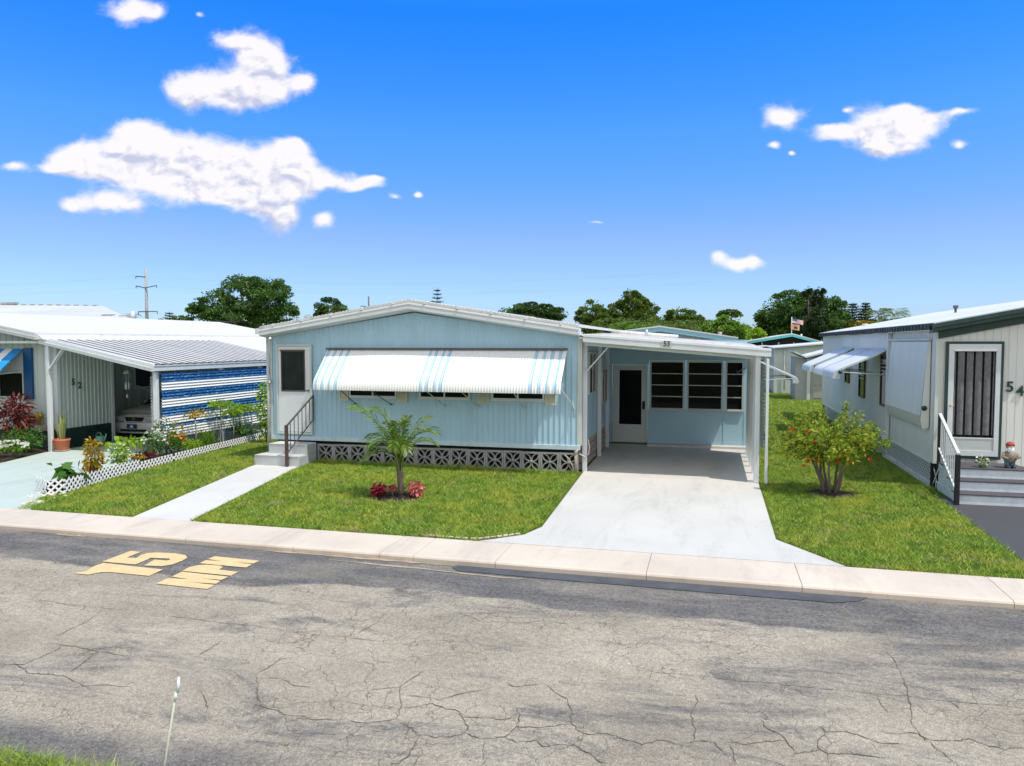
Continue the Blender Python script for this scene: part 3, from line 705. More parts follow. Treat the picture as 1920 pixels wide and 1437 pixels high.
f = MB(); f.box(-10.15, -2.82, 16.22, 16.3, 0, .60); f.box(-2.9, -2.82, 16.3, 28, 0, .60); f.build('crawlspace', M['black'], H)
# ornamental stone skirting along the carport side
f = MB()
for i in range(34):
    y = 16.35 + i * .145
    for j in range(4):
        z = .02 + j * .15; yy_ = y + (.07 if j % 2 else 0)
        f.box(-2.80, -2.735 - .01 * ((i + j) % 2), yy_, yy_ + .125, z, z + .13)
f.box(-2.86, -2.80, 16.3, 21, 0, .60); f.build('stone_skirting', M['stone'], H, bevel=.006)
for y0, y1, z0, z1 in ((17.2, 18.25, 1.62, 2.60), (19.35, 20.25, 1.25, 2.15)):
    f = MB(); frame_x(f, y0, y1, z0, z1, .04, -2.735, -2.69); f.box(-2.73, -2.695, (y0 + y1) / 2 - .02, (y0 + y1) / 2 + .02, z0 + .04, z1 - .04)
    wn = f.build('window', M['ivory'], H)
    f = MB(); f.box(-2.725, -2.712, y0 + .04, y1 - .04, z0 + .04, z1 - .04); f.build('pane', M['glass'], wn)
# pipes and hose at the right corner
f = MB(); f.tube([(-2.80, 15.98, .50), (-2.80, 15.98, 0)], .03, 8); f.tube([(-2.86, 15.96, .0), (-2.84, 15.94, .12), (-2.93, 15.92, .32), (-3.05, 16.0, .42)], .014, 6)
f.tube([(-2.76, 16.0, .52), (-2.78, 15.95, .48), (-2.82, 15.97, .40)], .028, 6); f.build('water_pipe', M['stone'], H)
f = MB()
pts = [(-2.58 + .02 * math.sin(i), 16.23, .55 - .012 * i * 1.6 + .02 * math.sin(i * 2.2)) for i in range(12)]
f.tube([(-2.74, 16.1, .42), (-2.64, 16.22, .34), (-2.56, 16.26, .40), (-2.55, 16.28, .55), (-2.58, 16.28, .72)], .012, 6); f.build('hose', M['rockwhite'], H)

# --- carport of the blue home
PX, QX = -2.65, .90
def crz(x): return 3.00 - (x + 2.62) * .0795          # top of the fascia at the front
cr = MB()
v = []; nseg = 20
for i in range(25):
    x = -2.74 + i * (1.04 + 2.74) / 24
    v += [(x, 15.92, crz(x) - .03), (x, 21.35, crz(x) + .055)]
cr.add(v, [(2 * i, 2 * i + 2, 2 * i + 3, 2 * i + 1) for i in range(24)])
for i in range(14):
    y = 16.1 + i * .385; dz = (y - 15.92) / 5.43 * .085
    cr.beam((-2.72, y, crz(-2.72) - .02 + dz), (1.03, y, crz(1.03) - .02 + dz), .03, .03)
cr.prism([(-2.74, crz(-2.74) - .11), (1.03, crz(1.03) - .11), (1.03, crz(1.03) - .065), (-2.74, crz(-2.74) - .065)], 'y', 15.95, 21.3)
cr.build('carport_roof', M['whitedirty'], H)
f = MB(); f.tube([(-2.95, 21.3, 3.15), (-2.0, 21.3, 3.07), (-1.4, 21.3, 3.02), (-.9, 21.3, 2.98)], .055, 8); f.tube([(-1.75, 21.25, 3.05), (-1.75, 21.25, 3.18)], .03, 6); f.build('roof_edge_roll', M['whitedirty'], H)
f = MB(); v = []
prof = [(0, 0), (-.02, -.005), (-.024, -.05), (0, -.056), (0, -.10), (-.02, -.105), (-.02, -.165), (.12, -.175), (.12, -.02), (.03, 0)]
n = len(prof); xa, xb = -2.63, 1.14
f.add([(xa, 15.84 + p[0], crz(xa) + p[1]) for p in prof] + [(xb, 15.84 + p[0], crz(xb) + p[1]) for p in prof],
      [tuple(range(n - 1, -1, -1)), tuple(range(n, 2 * n))] + [(i, (i + 1) % n, n + (i + 1) % n, n + i) for i in range(n)])
f.build('fascia', M['white'], H)
f = MB(); f.box(1.045, 1.08, 15.98, 21.3, crz(1.06) - .13, crz(1.06) - .01); f.build('gutter', M['white'], H, bevel=.006)
f = MB(); f.prism([(-2.62, crz(-2.62) - .24), (1.0, crz(1.0) - .24), (1.0, crz(1.0) - .17), (-2.62, crz(-2.62) - .17)], 'y', 15.98, 16.08); f.build('beam', M['sidegreen'], H)
for x, y in ((PX, 16.28), (PX - .02, 18.61), (PX - .04, 20.25), (QX, 15.95), (QX, 16.95), (QX, 17.87), (QX, 18.6), (QX, 19.25), (QX, 19.85)):
    f = MB(); hw = .05 if x < 0 or y < 16.5 else .042
    f.box(x - hw, x + hw, y - .035, y + .035, .0, crz(x) - .10 + (y - 15.9) * .014); f.build('post', M['white'], H, bevel=.006)
f = MB(); f.beam((-2.62, 16.2, 2.18), (-2.12, 16.14, 2.74), .02, .10, up=(0, -1, .0)) ; f.build('brace', M['white'], H)
# number plate on the carport fascia
f = MB(); f.box(-.985, -.80, 15.795, 15.812, 2.735, 2.855); npl = f.build('number_plate', M['ivory'], H)
text('number', '53', .14, .003, M['dkgreen'], npl, onY(-.893, 15.79, 2.795))
# back wall of the carport: screen room with door and three windows
BY = 20.95
f = MB()
for a, b_ in ((-2.72, -2.66), (-1.66, .90)): f.box(a, b_, BY, BY + .06, .06, 1.0)
f.box(-2.72, -2.66, BY, BY + .06, 1.0, 2.95); f.box(-2.66, -1.66, BY, BY + .06, 2.22, 2.92); f.box(-1.66, .90, BY, BY + .06, 2.34, 2.86); f.box(.83, .90, BY, BY + .06, 1.0, 2.34)
f.box(-2.7, .9, BY + .9, BY + .95, .06, 2.9)
f.build('back_wall', M['bluewall'], H)
for x, z0_, z1_ in ((-1.66, .06, .98), (-.665, .06, .98), (.335, .06, .98), (.86, .06, .98), (-1.66, 2.36, 2.85), (-.665, 2.36, 2.85)):
    f = MB(); f.box(x - .02, x + .02, BY - .012, BY, z0_, z1_); f.build('batten', M['bluewall'], H)
f = MB(); f.box(-1.66, .95, BY - .30, BY + .02, .014, .075); f.build('sill', M['drive'], H)
f = MB(); frame_y(f, -2.64, -1.69, .08, 2.21, .045, BY - .05, BY); f.build('door_frame', M['ivory'], H, bevel=.005)
f = MB(); f.box(-2.59, -2.47, BY - .035, BY + .005, .10, 2.16); f.box(-1.84, -1.735, BY - .035, BY + .005, .10, 2.16); f.box(-2.47, -1.84, BY - .035, BY + .005, 2.07, 2.16); f.box(-2.47, -1.84, BY - .035, BY + .005, .10, .56)
sd = f.build('screen_door', M['ivory'], H)
f = MB()
for i in range(17): z = .57 + i * .088; f.add([(-2.46, BY, z), (-1.85, BY, z), (-1.85, BY - .02, z + .09), (-2.46, BY - .02, z + .09)], [(0, 1, 2, 3)])
f.build('pane', M['glass'], sd)
f = MB(); f.box(-1.825, -1.755, BY - .06, BY - .035, 1.0, 1.22); f.tube([(-1.79, BY - .06, 1.05), (-1.79, BY - .11, 1.05)], .022, 8); f.build('door_lock', M['black'], sd)
for x0, x1 in ((-1.63, -.70), (-.64, .30), (.36, .83)):
    f = MB(); frame_y(f, x0, x1, 1.0, 2.33, .045, BY - .04, BY + .01)
    for z in (1.36, 1.67, 1.98): f.box(x0 + .045, x1 - .045, BY - .025, BY + .0, z - .011, z + .011)
    f.box(x0 - .01, x1 + .01, BY - .06, BY - .04, .985, 1.015)
    wn = f.build('window', M['ivory'], H)
    f = MB(); f.box(x0 + .045, x1 - .045, BY + .01, BY + .018, 1.045, 2.285); f.build('pane', M['glass'], wn)
# louvred shade panel on the right side
def louvres(mb, x, y0, y1, z0, z1, step, m_of=lambda i: 0, out=1):
    n = int((z1 - z0) / step)
    for i in range(n):
        z = z0 + i * step
        pr = [(-.012, .02 * step), (.030, .0), (.038, step * .16), (.020, step * .60), (.000, step * .98), (-.012, step * 1.0)]
        pr = [(x + out * a, z + b_) for a, b_ in pr]
        v = [(p[0], y0, p[1]) for p in pr] + [(p[0], y1, p[1]) for p in pr]; k = len(pr)
        mb.add(v, [(j, j + 1, k + j + 1, k + j) for j in range(k - 1)], m_of(i))
f = MB(); louvres(f, 1.00, 15.70, 19.85, .72, 2.44, .073)
f.build('louvred_panel', M['sidegreen'], H)
for y in (15.75, 19.86):
    f = MB(); f.box(1.045, 1.10, y - .03, y + .03, .0, 2.50); f.build('post', M['white'], H, bevel=.005)
f = MB(); f.tube([(.88, 20.9, 2.16), (.72, 20.5, 2.10), (.60, 20.2, 2.02)], .012, 6); f.tube([(.70, 20.55, 2.02), (.60, 20.3, 2.12)], .008, 6); f.build('tie_bar', M['iron'], H)
# raised awning over the far side window
def side_awning(name, x_wall, z_wall, x_tip, z_tip, y0, y1, mat, lip=.16, per=.09, arms=True, armcol=None, parent=None, capmat=None):
    f = MB(); sg = 1 if x_tip > x_wall else -1
    pr = []
    for k_ in range(5):
        u = k_ / 4; pr.append((x_wall + (x_tip - sg * .16 - x_wall) * u, z_wall + (z_tip + .05 - z_wall) * u))
    pr += [(x_tip - sg * .07, z_tip + .0), (x_tip - sg * .02, z_tip - .055), (x_tip, z_tip - .12), (x_tip - sg * .005, z_tip - lip)]
    n = int((y1 - y0) / per * 4); P2 = len(pr); vv = []
    for i in range(n + 1):
        y = y0 + (y1 - y0) * i / n; h = [0, .008, .011, .008][i % 4]
        for (x, z) in pr: vv.append((x + sg * h * .5, y, z + h))
    f.add(vv, [(i * P2 + j, (i + 1) * P2 + j, (i + 1) * P2 + j + 1, i * P2 + j + 1) for i in range(n) for j in range(P2 - 1)], 0, True)
    for yy_ in (y0, y1):   # end wings
        low = [(pr[0][0], pr[0][1] - .02)] + [(p[0], p[1] - .05) for p in pr[1:5]] + [(x_tip - sg * .16, z_tip - lip)]
        pl = [(p[0], p[1]) for p in pr] + list(reversed(low))[:-1]
        f.prism(pl, 'y', yy_ - .004, yy_ + .004, 0)
    o = f.build('awning', mat, parent)
    if arms:
        for yy_ in (y0 - .02, y1 + .02):
            a = MB(); a.tube([(x_tip - sg * .17, yy_, z_tip - .03), (x_wall + sg * .02, yy_, z_tip - .10)], .013, 6); a.build('support_arm', armcol or M['ivory'], o)
            if capmat:
                a = MB(); a.tube([(x_tip - sg * .17, yy_ - .03, z_tip - .03), (x_tip - sg * .17, yy_ + .01, z_tip - .03)], .045, 12); a.build('end_cap', capmat, o)
    return o
f = MB(); f.box(-2.7, 1.0, 21.9, 27.5, .1, 2.45); f.build('rear_room', M['bluewall'], H)
side_awning('a', 1.02, 2.42, 2.32, 1.86, 22.1, 24.2, M['white'], parent=H)

# ------------------------------------------------------------------ concrete steps with railing
S = root('entrance_steps', (-9.5, 15.6, 0), 'grey painted two tread concrete steps with brown iron railing at the white front door', 'steps')
f = MB(); f.box(-10.15, -9.0, 15.22, 16.02, .0, .235); f.box(-9.98, -9.0, 15.56, 16.02, .235, .46); f.build('block', M['step'], S, bevel=.012)
f = MB(); f.box(-10.14, -9.01, 15.21, 15.56, .2352, .243); f.box(-9.97, -9.01, 15.55, 16.02, .4602, .468); f.build('tread', M['steptop'], S)
ra = MB()
A0, A1 = Vector((-9.27, 15.16, .93)), Vector((-9.03, 15.95, 1.58)); B0, B1 = Vector((-9.27, 15.16, .42)), Vector((-9.03, 15.95, 1.02))
ra.beam(A0, A1, .035, .03); ra.beam(B0 + Vector((0, 0, -.12)), B1, .02, .02)
for k in range(1, 7):
    u = k / 7; ra.beam(A0.lerp(A1, u), (B0 + Vector((0, 0, -.12))).lerp(B1, u), .014, .014)
ra.beam(A1, B1 , .03, .03); ra.build('railing', M['iron'], S)
f = MB(); f.box(-9.30, -9.235, 15.13, 15.19, 0, .96); f.build('railing_post', M['brown'], S, bevel=.004)

# ================================================================== left home (number 52)
L = root('mobile_home', (-20, 16.2, 0), 'white ribbed mobile home with blue shutters and blue striped carport panel, number 52', 'mobile home')
f = MB()
corr(f, (-16.6, 16.15), (-16.6, 18.0), lambda t: .54, lambda t: 2.92, (1, 0), .13, .017, 'rib')
corr(f, (-17.9, 18.0), (-17.9, 27.9), lambda t: .54, lambda t: 2.92, (1, 0), .26, .02, 'groove')
f.box(-17.88, -16.62, 17.98, 18.0, .54, 2.92)
corr(f, (-24.0, 16.15), (-16.6, 16.15), lambda t: .54, lambda t: 3.0 + .5 * (1 - abs(t - .5) * 2), (0, -1), .2, .015, 'groove')
f.box(-23.9, -17.93, 18.02, 27.9, .54, 2.9); f.build('wall', M['sidegreen'], L)
f = MB(); f.box(-16.62, -16.52, 16.07, 16.16, .5, 2.92); f.build('corner_trim', M['white'], L); f = MB(); f.box(-16.64, -16.55, 17.95, 18.04, 0, 2.9); f.build('corner_trim', M['white'], L)
f = MB(); f.box(-16.66, -16.60, 16.2, 18.0, -.02, .52); f.box(-17.96, -17.9, 18.05, 27.8, -.02, .52); f.box(-24, -16.7, 16.2, 16.25, 0, .5)
for i in range(26):
    y = 16.2 + i * .07
    f.beam((-16.595, y, .0), (-16.595, min(18, y + .5), .5), .004, .012, up=(1, 0, 0)); f.beam((-16.59, y, .5), (-16.59, min(18, y + .5), .0), .004, .012, up=(1, 0, 0))
f.build('skirting', M['dkgreen'], L)
def lz(x): return 3.08 + (3.70 - 3.08) * (1 - abs(x + 20.3) / 3.6)
f = MB()
for xa, xb in ((-23.9, -20.3), (-20.3, -16.7)):
    f.prism([(xa, lz(xa) - .04), (xb, lz(xb) - .04), (xb, lz(xb)), (xa, lz(xa))], 'y', 15.6, 28.1)
    for i in range(31):
        y = 15.75 + i * .4; f.beam((xa, y, lz(xa) + .002), (xb, y, lz(xb) + .002), .02, .006)
f.build('roof', M['whiteroof'], L)
f = MB()
for xa, xb in ((-23.9, -20.3), (-20.3, -16.7)):
    f.prism([(xa, lz(xa) - .19), (xb, lz(xb) - .19), (xb, lz(xb) - .04), (xa, lz(xa) - .04)], 'y', 15.62, 15.68)
    f.prism([(xa, lz(xa) - .12), (xb, lz(xb) - .12), (xb, lz(xb) - .105), (xa, lz(xa) - .105)], 'y', 15.585, 15.62)
f.build('fascia', M['white'], L)
f = MB(); f.box(-24, -16.75, 15.70, 16.1, 2.80, 2.86); f.build('soffit', M['sidewhite'], L)
f = MB(); f.box(-16.70, -16.64, 15.62, 28, 2.90, 3.05); f.prism([(-16.70, 3.05), (-16.60, 3.0), (-16.45, 2.90), (-16.66, 2.90)], 'y', 15.64, 28); f.build('eave_flashing', M['whitedirty'], L)
# carport roof of 52
def cz52(x): return 2.90 + (x + 16.65) * (2.24 - 2.90) / 3.35
f = MB()
xa, xb = -16.62, -13.32
for i in range(22):
    y = 15.78 + i * .302
    pr = [(y, 0), (y + .012, .05), (y + .17, .05), (y + .18, 0), (y + .302, 0)]
    v = [(xa, p, cz52(xa) + h) for p, h in pr] + [(xb, p, cz52(xb) + h) for p, h in pr]; k = len(pr)
    f.add(v[:], [(j, j + 1, k + j + 1, k + j) for j in (1, 2)]); f.add([v[3], v[4], v[k + 4], v[k + 3]], [(0, 1, 2, 3)], 1); f.add([v[0], v[1], v[k + 1], v[k]], [(0, 1, 2, 3)], 1)  # channels are grimy; near rib sides get the same darker colour
f.prism([(xa, cz52(xa) - .05), (xb, cz52(xb) - .05), (xb, cz52(xb) - .02), (xa, cz52(xa) - .02)], 'y', 15.78, 22.4)
f.build('carport_roof', [M['greyroof'], M['channel_ribside']], L)
f = MB(); f.prism([(xa, cz52(xa) - .02), (xb, cz52(xb) - .02), (xb, cz52(xb) + .05), (xa, cz52(xa) + .05)], 'y', 22.45, 27.8); f.build('rear_carport_roof', M['whiteroof'], L)
f = MB()
v = [(-16.72, cz52(-16.72) - .11), (-13.25, cz52(-13.25) - .13), (-13.25, cz52(-13.25) + .06), (-16.72, cz52(-16.72) + .04)]
f.prism(v, 'y', 15.70, 15.78); f.prism([(a, b_ - .0 + (.0)) for a, b_ in [(-16.72, cz52(-16.72) - .055), (-13.24, cz52(-13.24) - .055), (-13.24, cz52(-13.24) - .035), (-16.72, cz52(-16.72) - .035)]], 'y', 15.685, 15.70); f.build('fascia', M['white'], L)
f = MB(); f.box(-13.30, -13.20, 15.69, 27.8, 2.12, 2.25); f.box(-13.20, -13.185, 15.69, 27.8, 2.235, 2.262); f.build('gutter', M['white'], L)
for x, y, z1 in ((-16.50, 15.80, 2.80), (-13.34, 15.90, 2.10), (-13.34, 18.5, 2.12), (-13.34, 20.4, 2.12), (-13.52, 16.15, 2.08)):
    f = MB(); f.box(x - .055, x + .055, y - .045, y + .045, 0, z1); f.build('post', M['white'], L, bevel=.008)
f = MB(); f.beam((-16.45, 15.78, 2.12), (-15.98, 15.78, 2.68), .03, .10, up=(0, -1, 0)); f.build('brace', M['white'], L)
order = [0, 0, 0, 0, 1, 0, 0, 0, 1, 1, 1, 0, 0, 0, 1, 1, 1, 0, 0, 0, 1, 1, 1, 1]
f = MB(); louvres(f, -13.28, 16.0, 20.9, .40, 2.08, .072, lambda i: order[min(i, 23)], 1)
f.build('louvred_panel', [M['awnwhite'], M['wavy']], L)
f = MB(); louvres(f, -13.56, 16.0, 16.12, .40, 2.05, .072, lambda i: 0, -1); f.build('louvred_panel', M['awnwhite'], L)
# front wall window, shutters and awning of 52
f = MB(); frame_y(f, -18.5, -17.62, 1.35, 2.05, .04, 16.07, 16.13); f.box(-18.5, -17.62, 16.10, 16.13, 2.05, 2.62); wn = f.build('window', M['ivory'], L)
f = MB(); f.box(-18.46, -17.66, 16.115, 16.125, 1.39, 2.01); f.build('pane', M['glass'], wn)
f = MB(); f.box(-17.60, -17.33, 16.06, 16.12, 1.33, 2.68); f.build('shutter', M['royal'], L)
f = MB(); xs_ = [-19.6, -19.2, -18.85, -18.5, -18.22, -17.95, -17.62]
for i in range(6):
    mm = i % 2
    v = [(xs_[i], 16.1, 2.66), (xs_[i + 1], 16.1, 2.66), (xs_[i + 1], 15.45, 2.15), (xs_[i], 15.45, 2.15), (xs_[i + 1], 15.3, 1.95), (xs_[i], 15.3, 1.95)]
    f.add(v, [(0, 1, 2, 3), (3, 2, 4, 5)], 1 if i % 2 else 0)
    f.add([(a, b_ + .01, c_ - .012) for a, b_, c_ in v], [(3, 2, 1, 0), (5, 4, 2, 3)], 1 if i % 2 else 0)
f.build('awning', [M['awnwhite'], M['brightblue']], L)
f = MB(); f.tube([(-18.3, 15.4, 1.95), (-17.7, 16.1, 2.05)], .015, 6); f.build('support_arm', M['white'], L)
f = MB(); f.box(-19.5, -16.75, 15.93, 16.10, .52, .60); f.box(-19.5, -16.75, 15.93, 15.96, .60, .66); f.build('plant_shelf', M['stone'], L)
text('number', '5', .24, .006, M['dkgreen'], L, onXp(-16.555, 16.62, 1.76) @ Matrix.Rotation(R(-4), 4, 'Z'))
text('number', '2', .24, .006, M['dkgreen'], L, onXp(-16.555, 16.83, 1.66) @ Matrix.Rotation(R(4), 4, 'Z'))
# recessed entry: dark window, stair and rail in the shade
f = MB(); frame_x(f, 20.3, 21.1, 1.35, 2.55, .05, -17.88, -17.83); wn = f.build('window', M['white'], L)
f = MB(); f.box(-17.885, -17.86, 20.35, 21.05, 1.40, 2.50); f.build('pane', M['glass'], wn)
f = MB()
f.beam((-17.75, 20.0, 1.55), (-16.95, 20.9, .98), .035, .035); f.box(-16.99, -16.90, 20.86, 20.95, .1, 1.03)
for i in range(5): u = i / 5; f.beam((-17.75 + .8 * u, 20.0 + .9 * u, 1.55 - .57 * u), (-17.75 + .8 * u, 20.0 + .9 * u, .6 - .3 * u), .02, .02)
f.build('stair_rail', M['white'], L)
f = MB(); f.box(-13.4, -17.85, 27.6, 27.7, 0, 2.3); f.build('rear_screen', M['black'], L)

# wind chime hanging under the carport
W = root('wind_chime', (-15.35, 17.2, 1.55), 'small shell wind chime with pale tubes hanging under the left carport edge', 'wind chime')
f = MB(); f.lathe((-15.35, 17.2, 1.98), [(.01, .10), (.07, .07), (.10, 0), (.02, -.02)], 12); f.tube([(-15.35, 17.2, 2.05), (-15.35, 17.2, 2.45)], .004, 4); f.build('hanger_disc', M['stone'], W)
for i in range(5):
    a = i * 1.256; x, y = -15.35 + .05 * math.cos(a), 17.2 + .05 * math.sin(a)
    f = MB(); f.tube([(x, y, 1.75), (x, y, 1.55)], .010, 6); f.tube([(x, y, 1.95), (x, y, 1.75)], .002, 3); f.build('chime_tube', M['white'], W)
f = MB(); f.lathe((-15.35, 17.2, 1.36), [(.01, .06), (.035, .03), (.03, -.03), (.005, -.05)], 10); f.tube([(-15.35, 17.2, 1.4), (-15.35, 17.2, 1.95)], .002, 3); f.build('clapper', M['stone'], W)

# ================================================================== right home (number 54)
Q = root('mobile_home', (6.5, 16.2, 0), 'white board sided mobile home with dark green roof edge and closed white awning, number 54', 'mobile home')
def r54(x): return 3.20 + (x - 4.08) * .19 if x < 8 else 3.20 + (8 - 4.08) * .19 - (x - 8) * .19
f = MB()
corr(f, (4.2, 31.7), (4.2, 16.2), lambda t: .48, lambda t: 3.06, (-1, 0), .135, .010, 'groove')
corr(f, (4.2, 16.2), (12, 16.2), lambda t: .48, lambda t: r54(4.2 + 7.8 * t) - .12, (0, -1), .135, .010, 'groove')
f.box(4.23, 11.9, 16.24, 31.7, .5, 3.0); f.build('wall', M['siding54'], Q)
f = MB(); f.box(4.165, 4.23, 16.16, 16.24, .48, 3.04); f.build('corner_trim', M['sidewhite'], Q)
f = MB(); f.prism([(4.06, r54(4.06) - .02), (8, r54(8) - .02), (11.94, r54(11.94) - .02), (11.94, r54(11.94)), (8, r54(8)), (4.06, r54(4.06))], 'y', 15.95, 31.8); f.tube([(5.3, 29.6, r54(5.3)), (5.3, 29.6, r54(5.3) + .07)], [.08, .1], 8); f.build('roof', M['whiteroof'], Q)
f = MB(); f.box(4.04, 4.10, 15.98, 31.75, 3.06, 3.185)
for i in range(60): y = 16.1 + i * .26; f.box(4.015, 4.04, y, y + .05 + .04 * (i % 3), 3.08, 3.17)
f.build('eave_edge', M['blacktrim'], Q)
f = MB()
pr = [(0, -.02), (-.02, -.03), (-.02, -.10), (.01, -.11), (.01, -.17), (.05, -.18), (.24, -.20), (.24, -.14), (.05, -.02)]
for xa, xb in ((4.04, 8), (8, 11.96)):
    v = [(xa, 15.93 + p[0], r54(xa) + p[1]) for p in pr] + [(xb, 15.93 + p[0], r54(xb) + p[1]) for p in pr]; n = len(pr)
    f.add(v, [tuple(range(n - 1, -1, -1)), tuple(range(n, 2 * n))] + [(i, (i + 1) % n, n + (i + 1) % n, n + i) for i in range(n)])
f.build('fascia', M['dkgreen'], Q)
f = MB(); f.prism([(4.2, r54(4.2) - .33), (8, r54(8) - .30), (8, r54(8) - .18), (4.2, r54(4.2) - .20)], 'y', 16.14, 16.185); f.build('eave_band', M['dkgreen'], Q)
# lattice skirting
def lattice_x(mb, x, y0, y1, z0, z1, step, w, m=0):
    n = int((y1 - y0 + (z1 - z0)) / step)
    h = z1 - z0
    for i in range(n + 1):
        s0 = y0 - h + i * step
        for sgn, xx in ((1, x), (-1, x - .006)):
            if sgn > 0: a, b_ = (s0, z0), (s0 + h, z1)
            else: a, b_ = (s0 + h, z0), (s0, z1)
            ya, za = a; yb, zb = b_
            def clip(p, q, lim):
                if (p[0] - lim) * (q[0] - lim) < 0:
                    t_ = (lim - p[0]) / (q[0] - p[0]); return (lim, p[1] + t_ * (q[1] - p[1]))
                return None
            P0, P1 = (ya, za), (yb, zb)
            if max(ya, yb) < y0 or min(ya, yb) > y1: continue
            for lim in (y0, y1):
                c_ = clip(P0, P1, lim)
                if c_:
                    if (lim == y0) == (P0[0] < P1[0]): P0 = c_
                    else: P1 = c_
            if abs(P0[0] - P1[0]) < .01: continue
            mb.beam((xx, P0[0], P0[1]), (xx, P1[0], P1[1]), w, .005, m, up=(1, 0, 0))
f = MB(); lattice_x(f, 4.20, 16.3, 31, .0, .46, .115, .034)
f.box(4.17, 4.20, 16.28, 31.5, .44, .48)
f.build('lattice_skirting', M['white'], Q)
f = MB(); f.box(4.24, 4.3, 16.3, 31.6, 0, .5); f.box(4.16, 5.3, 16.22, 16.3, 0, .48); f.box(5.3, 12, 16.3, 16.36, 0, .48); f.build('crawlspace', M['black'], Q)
f = MB()
for i in range(30):
    x = 5.42 + i * .075
    if x > 6.4: break
    f.beam((x, 16.24, 0), (x + .46, 16.24, .46), .03, .006, 0, up=(0, 1, 0)); f.beam((x + .46, 16.232, 0), (x, 16.232, .46), .03, .006, 0, up=(0, 1, 0))
f.build('lattice_skirting', M['white'], Q)
for y0, y1, z0, z1 in ((25.6, 26.3, 1.55, 2.0), (23.1, 23.9, 1.25, 2.30), (20.25, 21.0, 1.23, 2.52)):
    f = MB(); frame_x(f, y0, y1, z0, z1, .04, 4.14, 4.19); 
    wn = f.build('window', M['brown'], Q)
    f = MB(); f.box(4.165, 4.175, y0 + .04, y1 - .04, z0 + .04, z1 - .04); f.build('pane', M['glass'], wn)
    f = MB()
    if z1 > 2.1:
        for k in range(5): f.box(4.155, 4.164, y0 + .05, y1 - .05, z1 - .15 - k * .09, z1 - .12 - k * .09)
        f.build('blind', M['sidewhite'], wn)
for y0, y1 in ((25.0, 27.0), (22.5, 24.0), (20.3, 22.2)):
    side_awning('a', 4.18, 2.66, 2.92, 2.12, y0, y1, M['white'], lip=.20, armcol=M['sidewhite'], parent=Q, capmat=M['dkgreen'])
# closed awning folded flat against the wall near the corner
f = MB(); ya, yb = 16.55, 19.7
def ca_(u, v_):
    y = ya + (yb - ya) * u; z = 2.84 - 1.72 * v_
    x = 4.17 - .05 - .12 * v_ if v_ < .86 else 4.17 - .05 - .12 * .86 + (v_ - .86) / .14 * .10
    return (x - .008 * (1 if int(u * 34) % 2 else 0) * (1 if u > .5 else 0), y, z)
f.grid(ca_, 68, 14, 0, False)
f.prism([(4.17, 2.84), (4.12, 2.84), (4.02, 1.30), (4.04, 1.14), (4.08, 1.10), (4.17, 1.14)], 'y', ya - .012, ya - .004)
cl = f.build('awning', M['siding54'], Q)
f = MB(); f.tube([(4.08, ya - .03, 1.52), (4.08, ya - .01, 1.52)], .05, 14); f.build('end_cap', M['dkgreen'], cl)
f = MB(); f.box(4.10, 4.17, 16.5, 20.0, 2.86, 2.90); f.build('awning_rail', M['sidewhite'], Q)
f = MB(); f.box(4.08, 4.16, 19.92, 20.04, .55, 3.05); f.box(4.02, 4.12, 19.86, 20.04, .48, .56); f.build('downspout', M['white'], Q, bevel=.006)
# front door of 54
f = MB(); frame_y(f, 4.33, 5.31, .60, 2.84, .045, 16.12, 16.17); f.build('door_frame', M['dkgreen'], Q)
f = MB(); f.box(4.38, 4.475, 16.11, 16.155, .66, 2.79); f.box(5.18, 5.26, 16.11, 16.155, .66, 2.79); f.box(4.475, 5.18, 16.11, 16.155, 2.68, 2.79); f.box(4.475, 5.18, 16.11, 16.155, .66, .76); f.box(4.475, 5.18, 16.118, 16.155, .985, 1.01)
dr = f.build('door', M['white'], Q)
f = MB(); f.box(4.475, 5.18, 16.125, 16.15, .76, .985); f.build('kick_panel', M['ivory'], dr)
f = MB(); f.box(4.475, 5.18, 16.14, 16.146, 1.01, 2.68); f.build('pane', M['glass'], dr)
f = MB(); f.grid(lambda u, v_: (4.49 + .67 * u, 16.132 + .012 * math.sin(u * 2 * math.pi * 4.5), 1.06 + 1.60 * v_), 48, 4); f.build('curtain', M['cloth'], dr)
f = MB(); f.box(4.46, 5.19, 16.09, 16.11, 2.655, 2.70); f.build('door_rail', M['awnwhite'], dr)
f = MB(); f.tube([(4.42, 16.11, 1.62), (4.42, 16.06, 1.62), (4.47, 16.05, 1.62)], .013, 6); f.build('handle', M['yellow'], dr)
text('number', '5', .27, .008, M['dkgreen'], Q, onY(5.44, 16.165, 1.98))
text('number', '4', .27, .008, M['dkgreen'], Q, onY(5.61, 16.165, 1.90))
# steps of 54
S2 = root('entrance_steps', (4.9, 15.5, 0), 'three white steps with dark grey treads and a white handrail before the dark framed door', 'steps')
f = MB()
for y0, z0, z1, x0, x1 in ((14.62, 0, .17, 4.18, 5.75), (14.98, .17, .345, 4.20, 5.62), (15.34, .345, .52, 4.22, 5.52)):
    f.box(x0, x1, y0, y0 + (.36 if z1 < .5 else .78), 0 if z0 == 0 else z0, z1)
f.box(4.2, 5.6, 14.99, 16.1, 0, .169); f.box(4.22, 5.5, 15.35, 16.1, .17, .344); f.build('riser', M['stepwhite'], S2, bevel=.012)
f = MB(); f.box(4.17, 5.76, 14.60, 14.98, .1705, .19); f.box(4.19, 5.63, 14.96, 15.34, .3455, .365); f.box(4.21, 5.53, 15.32, 16.1, .5205, .54); f.build('tread', M['darkgrey'], S2)
f = MB(); f.box(4.10, 4.17, 14.50, 14.57, 0, .88); f.build('railing_post', M['black'], S2); f = MB(); f.box(4.2, 4.25, 15.98, 16.03, 0, 1.45); f.build('railing_post', M['black'], S2)
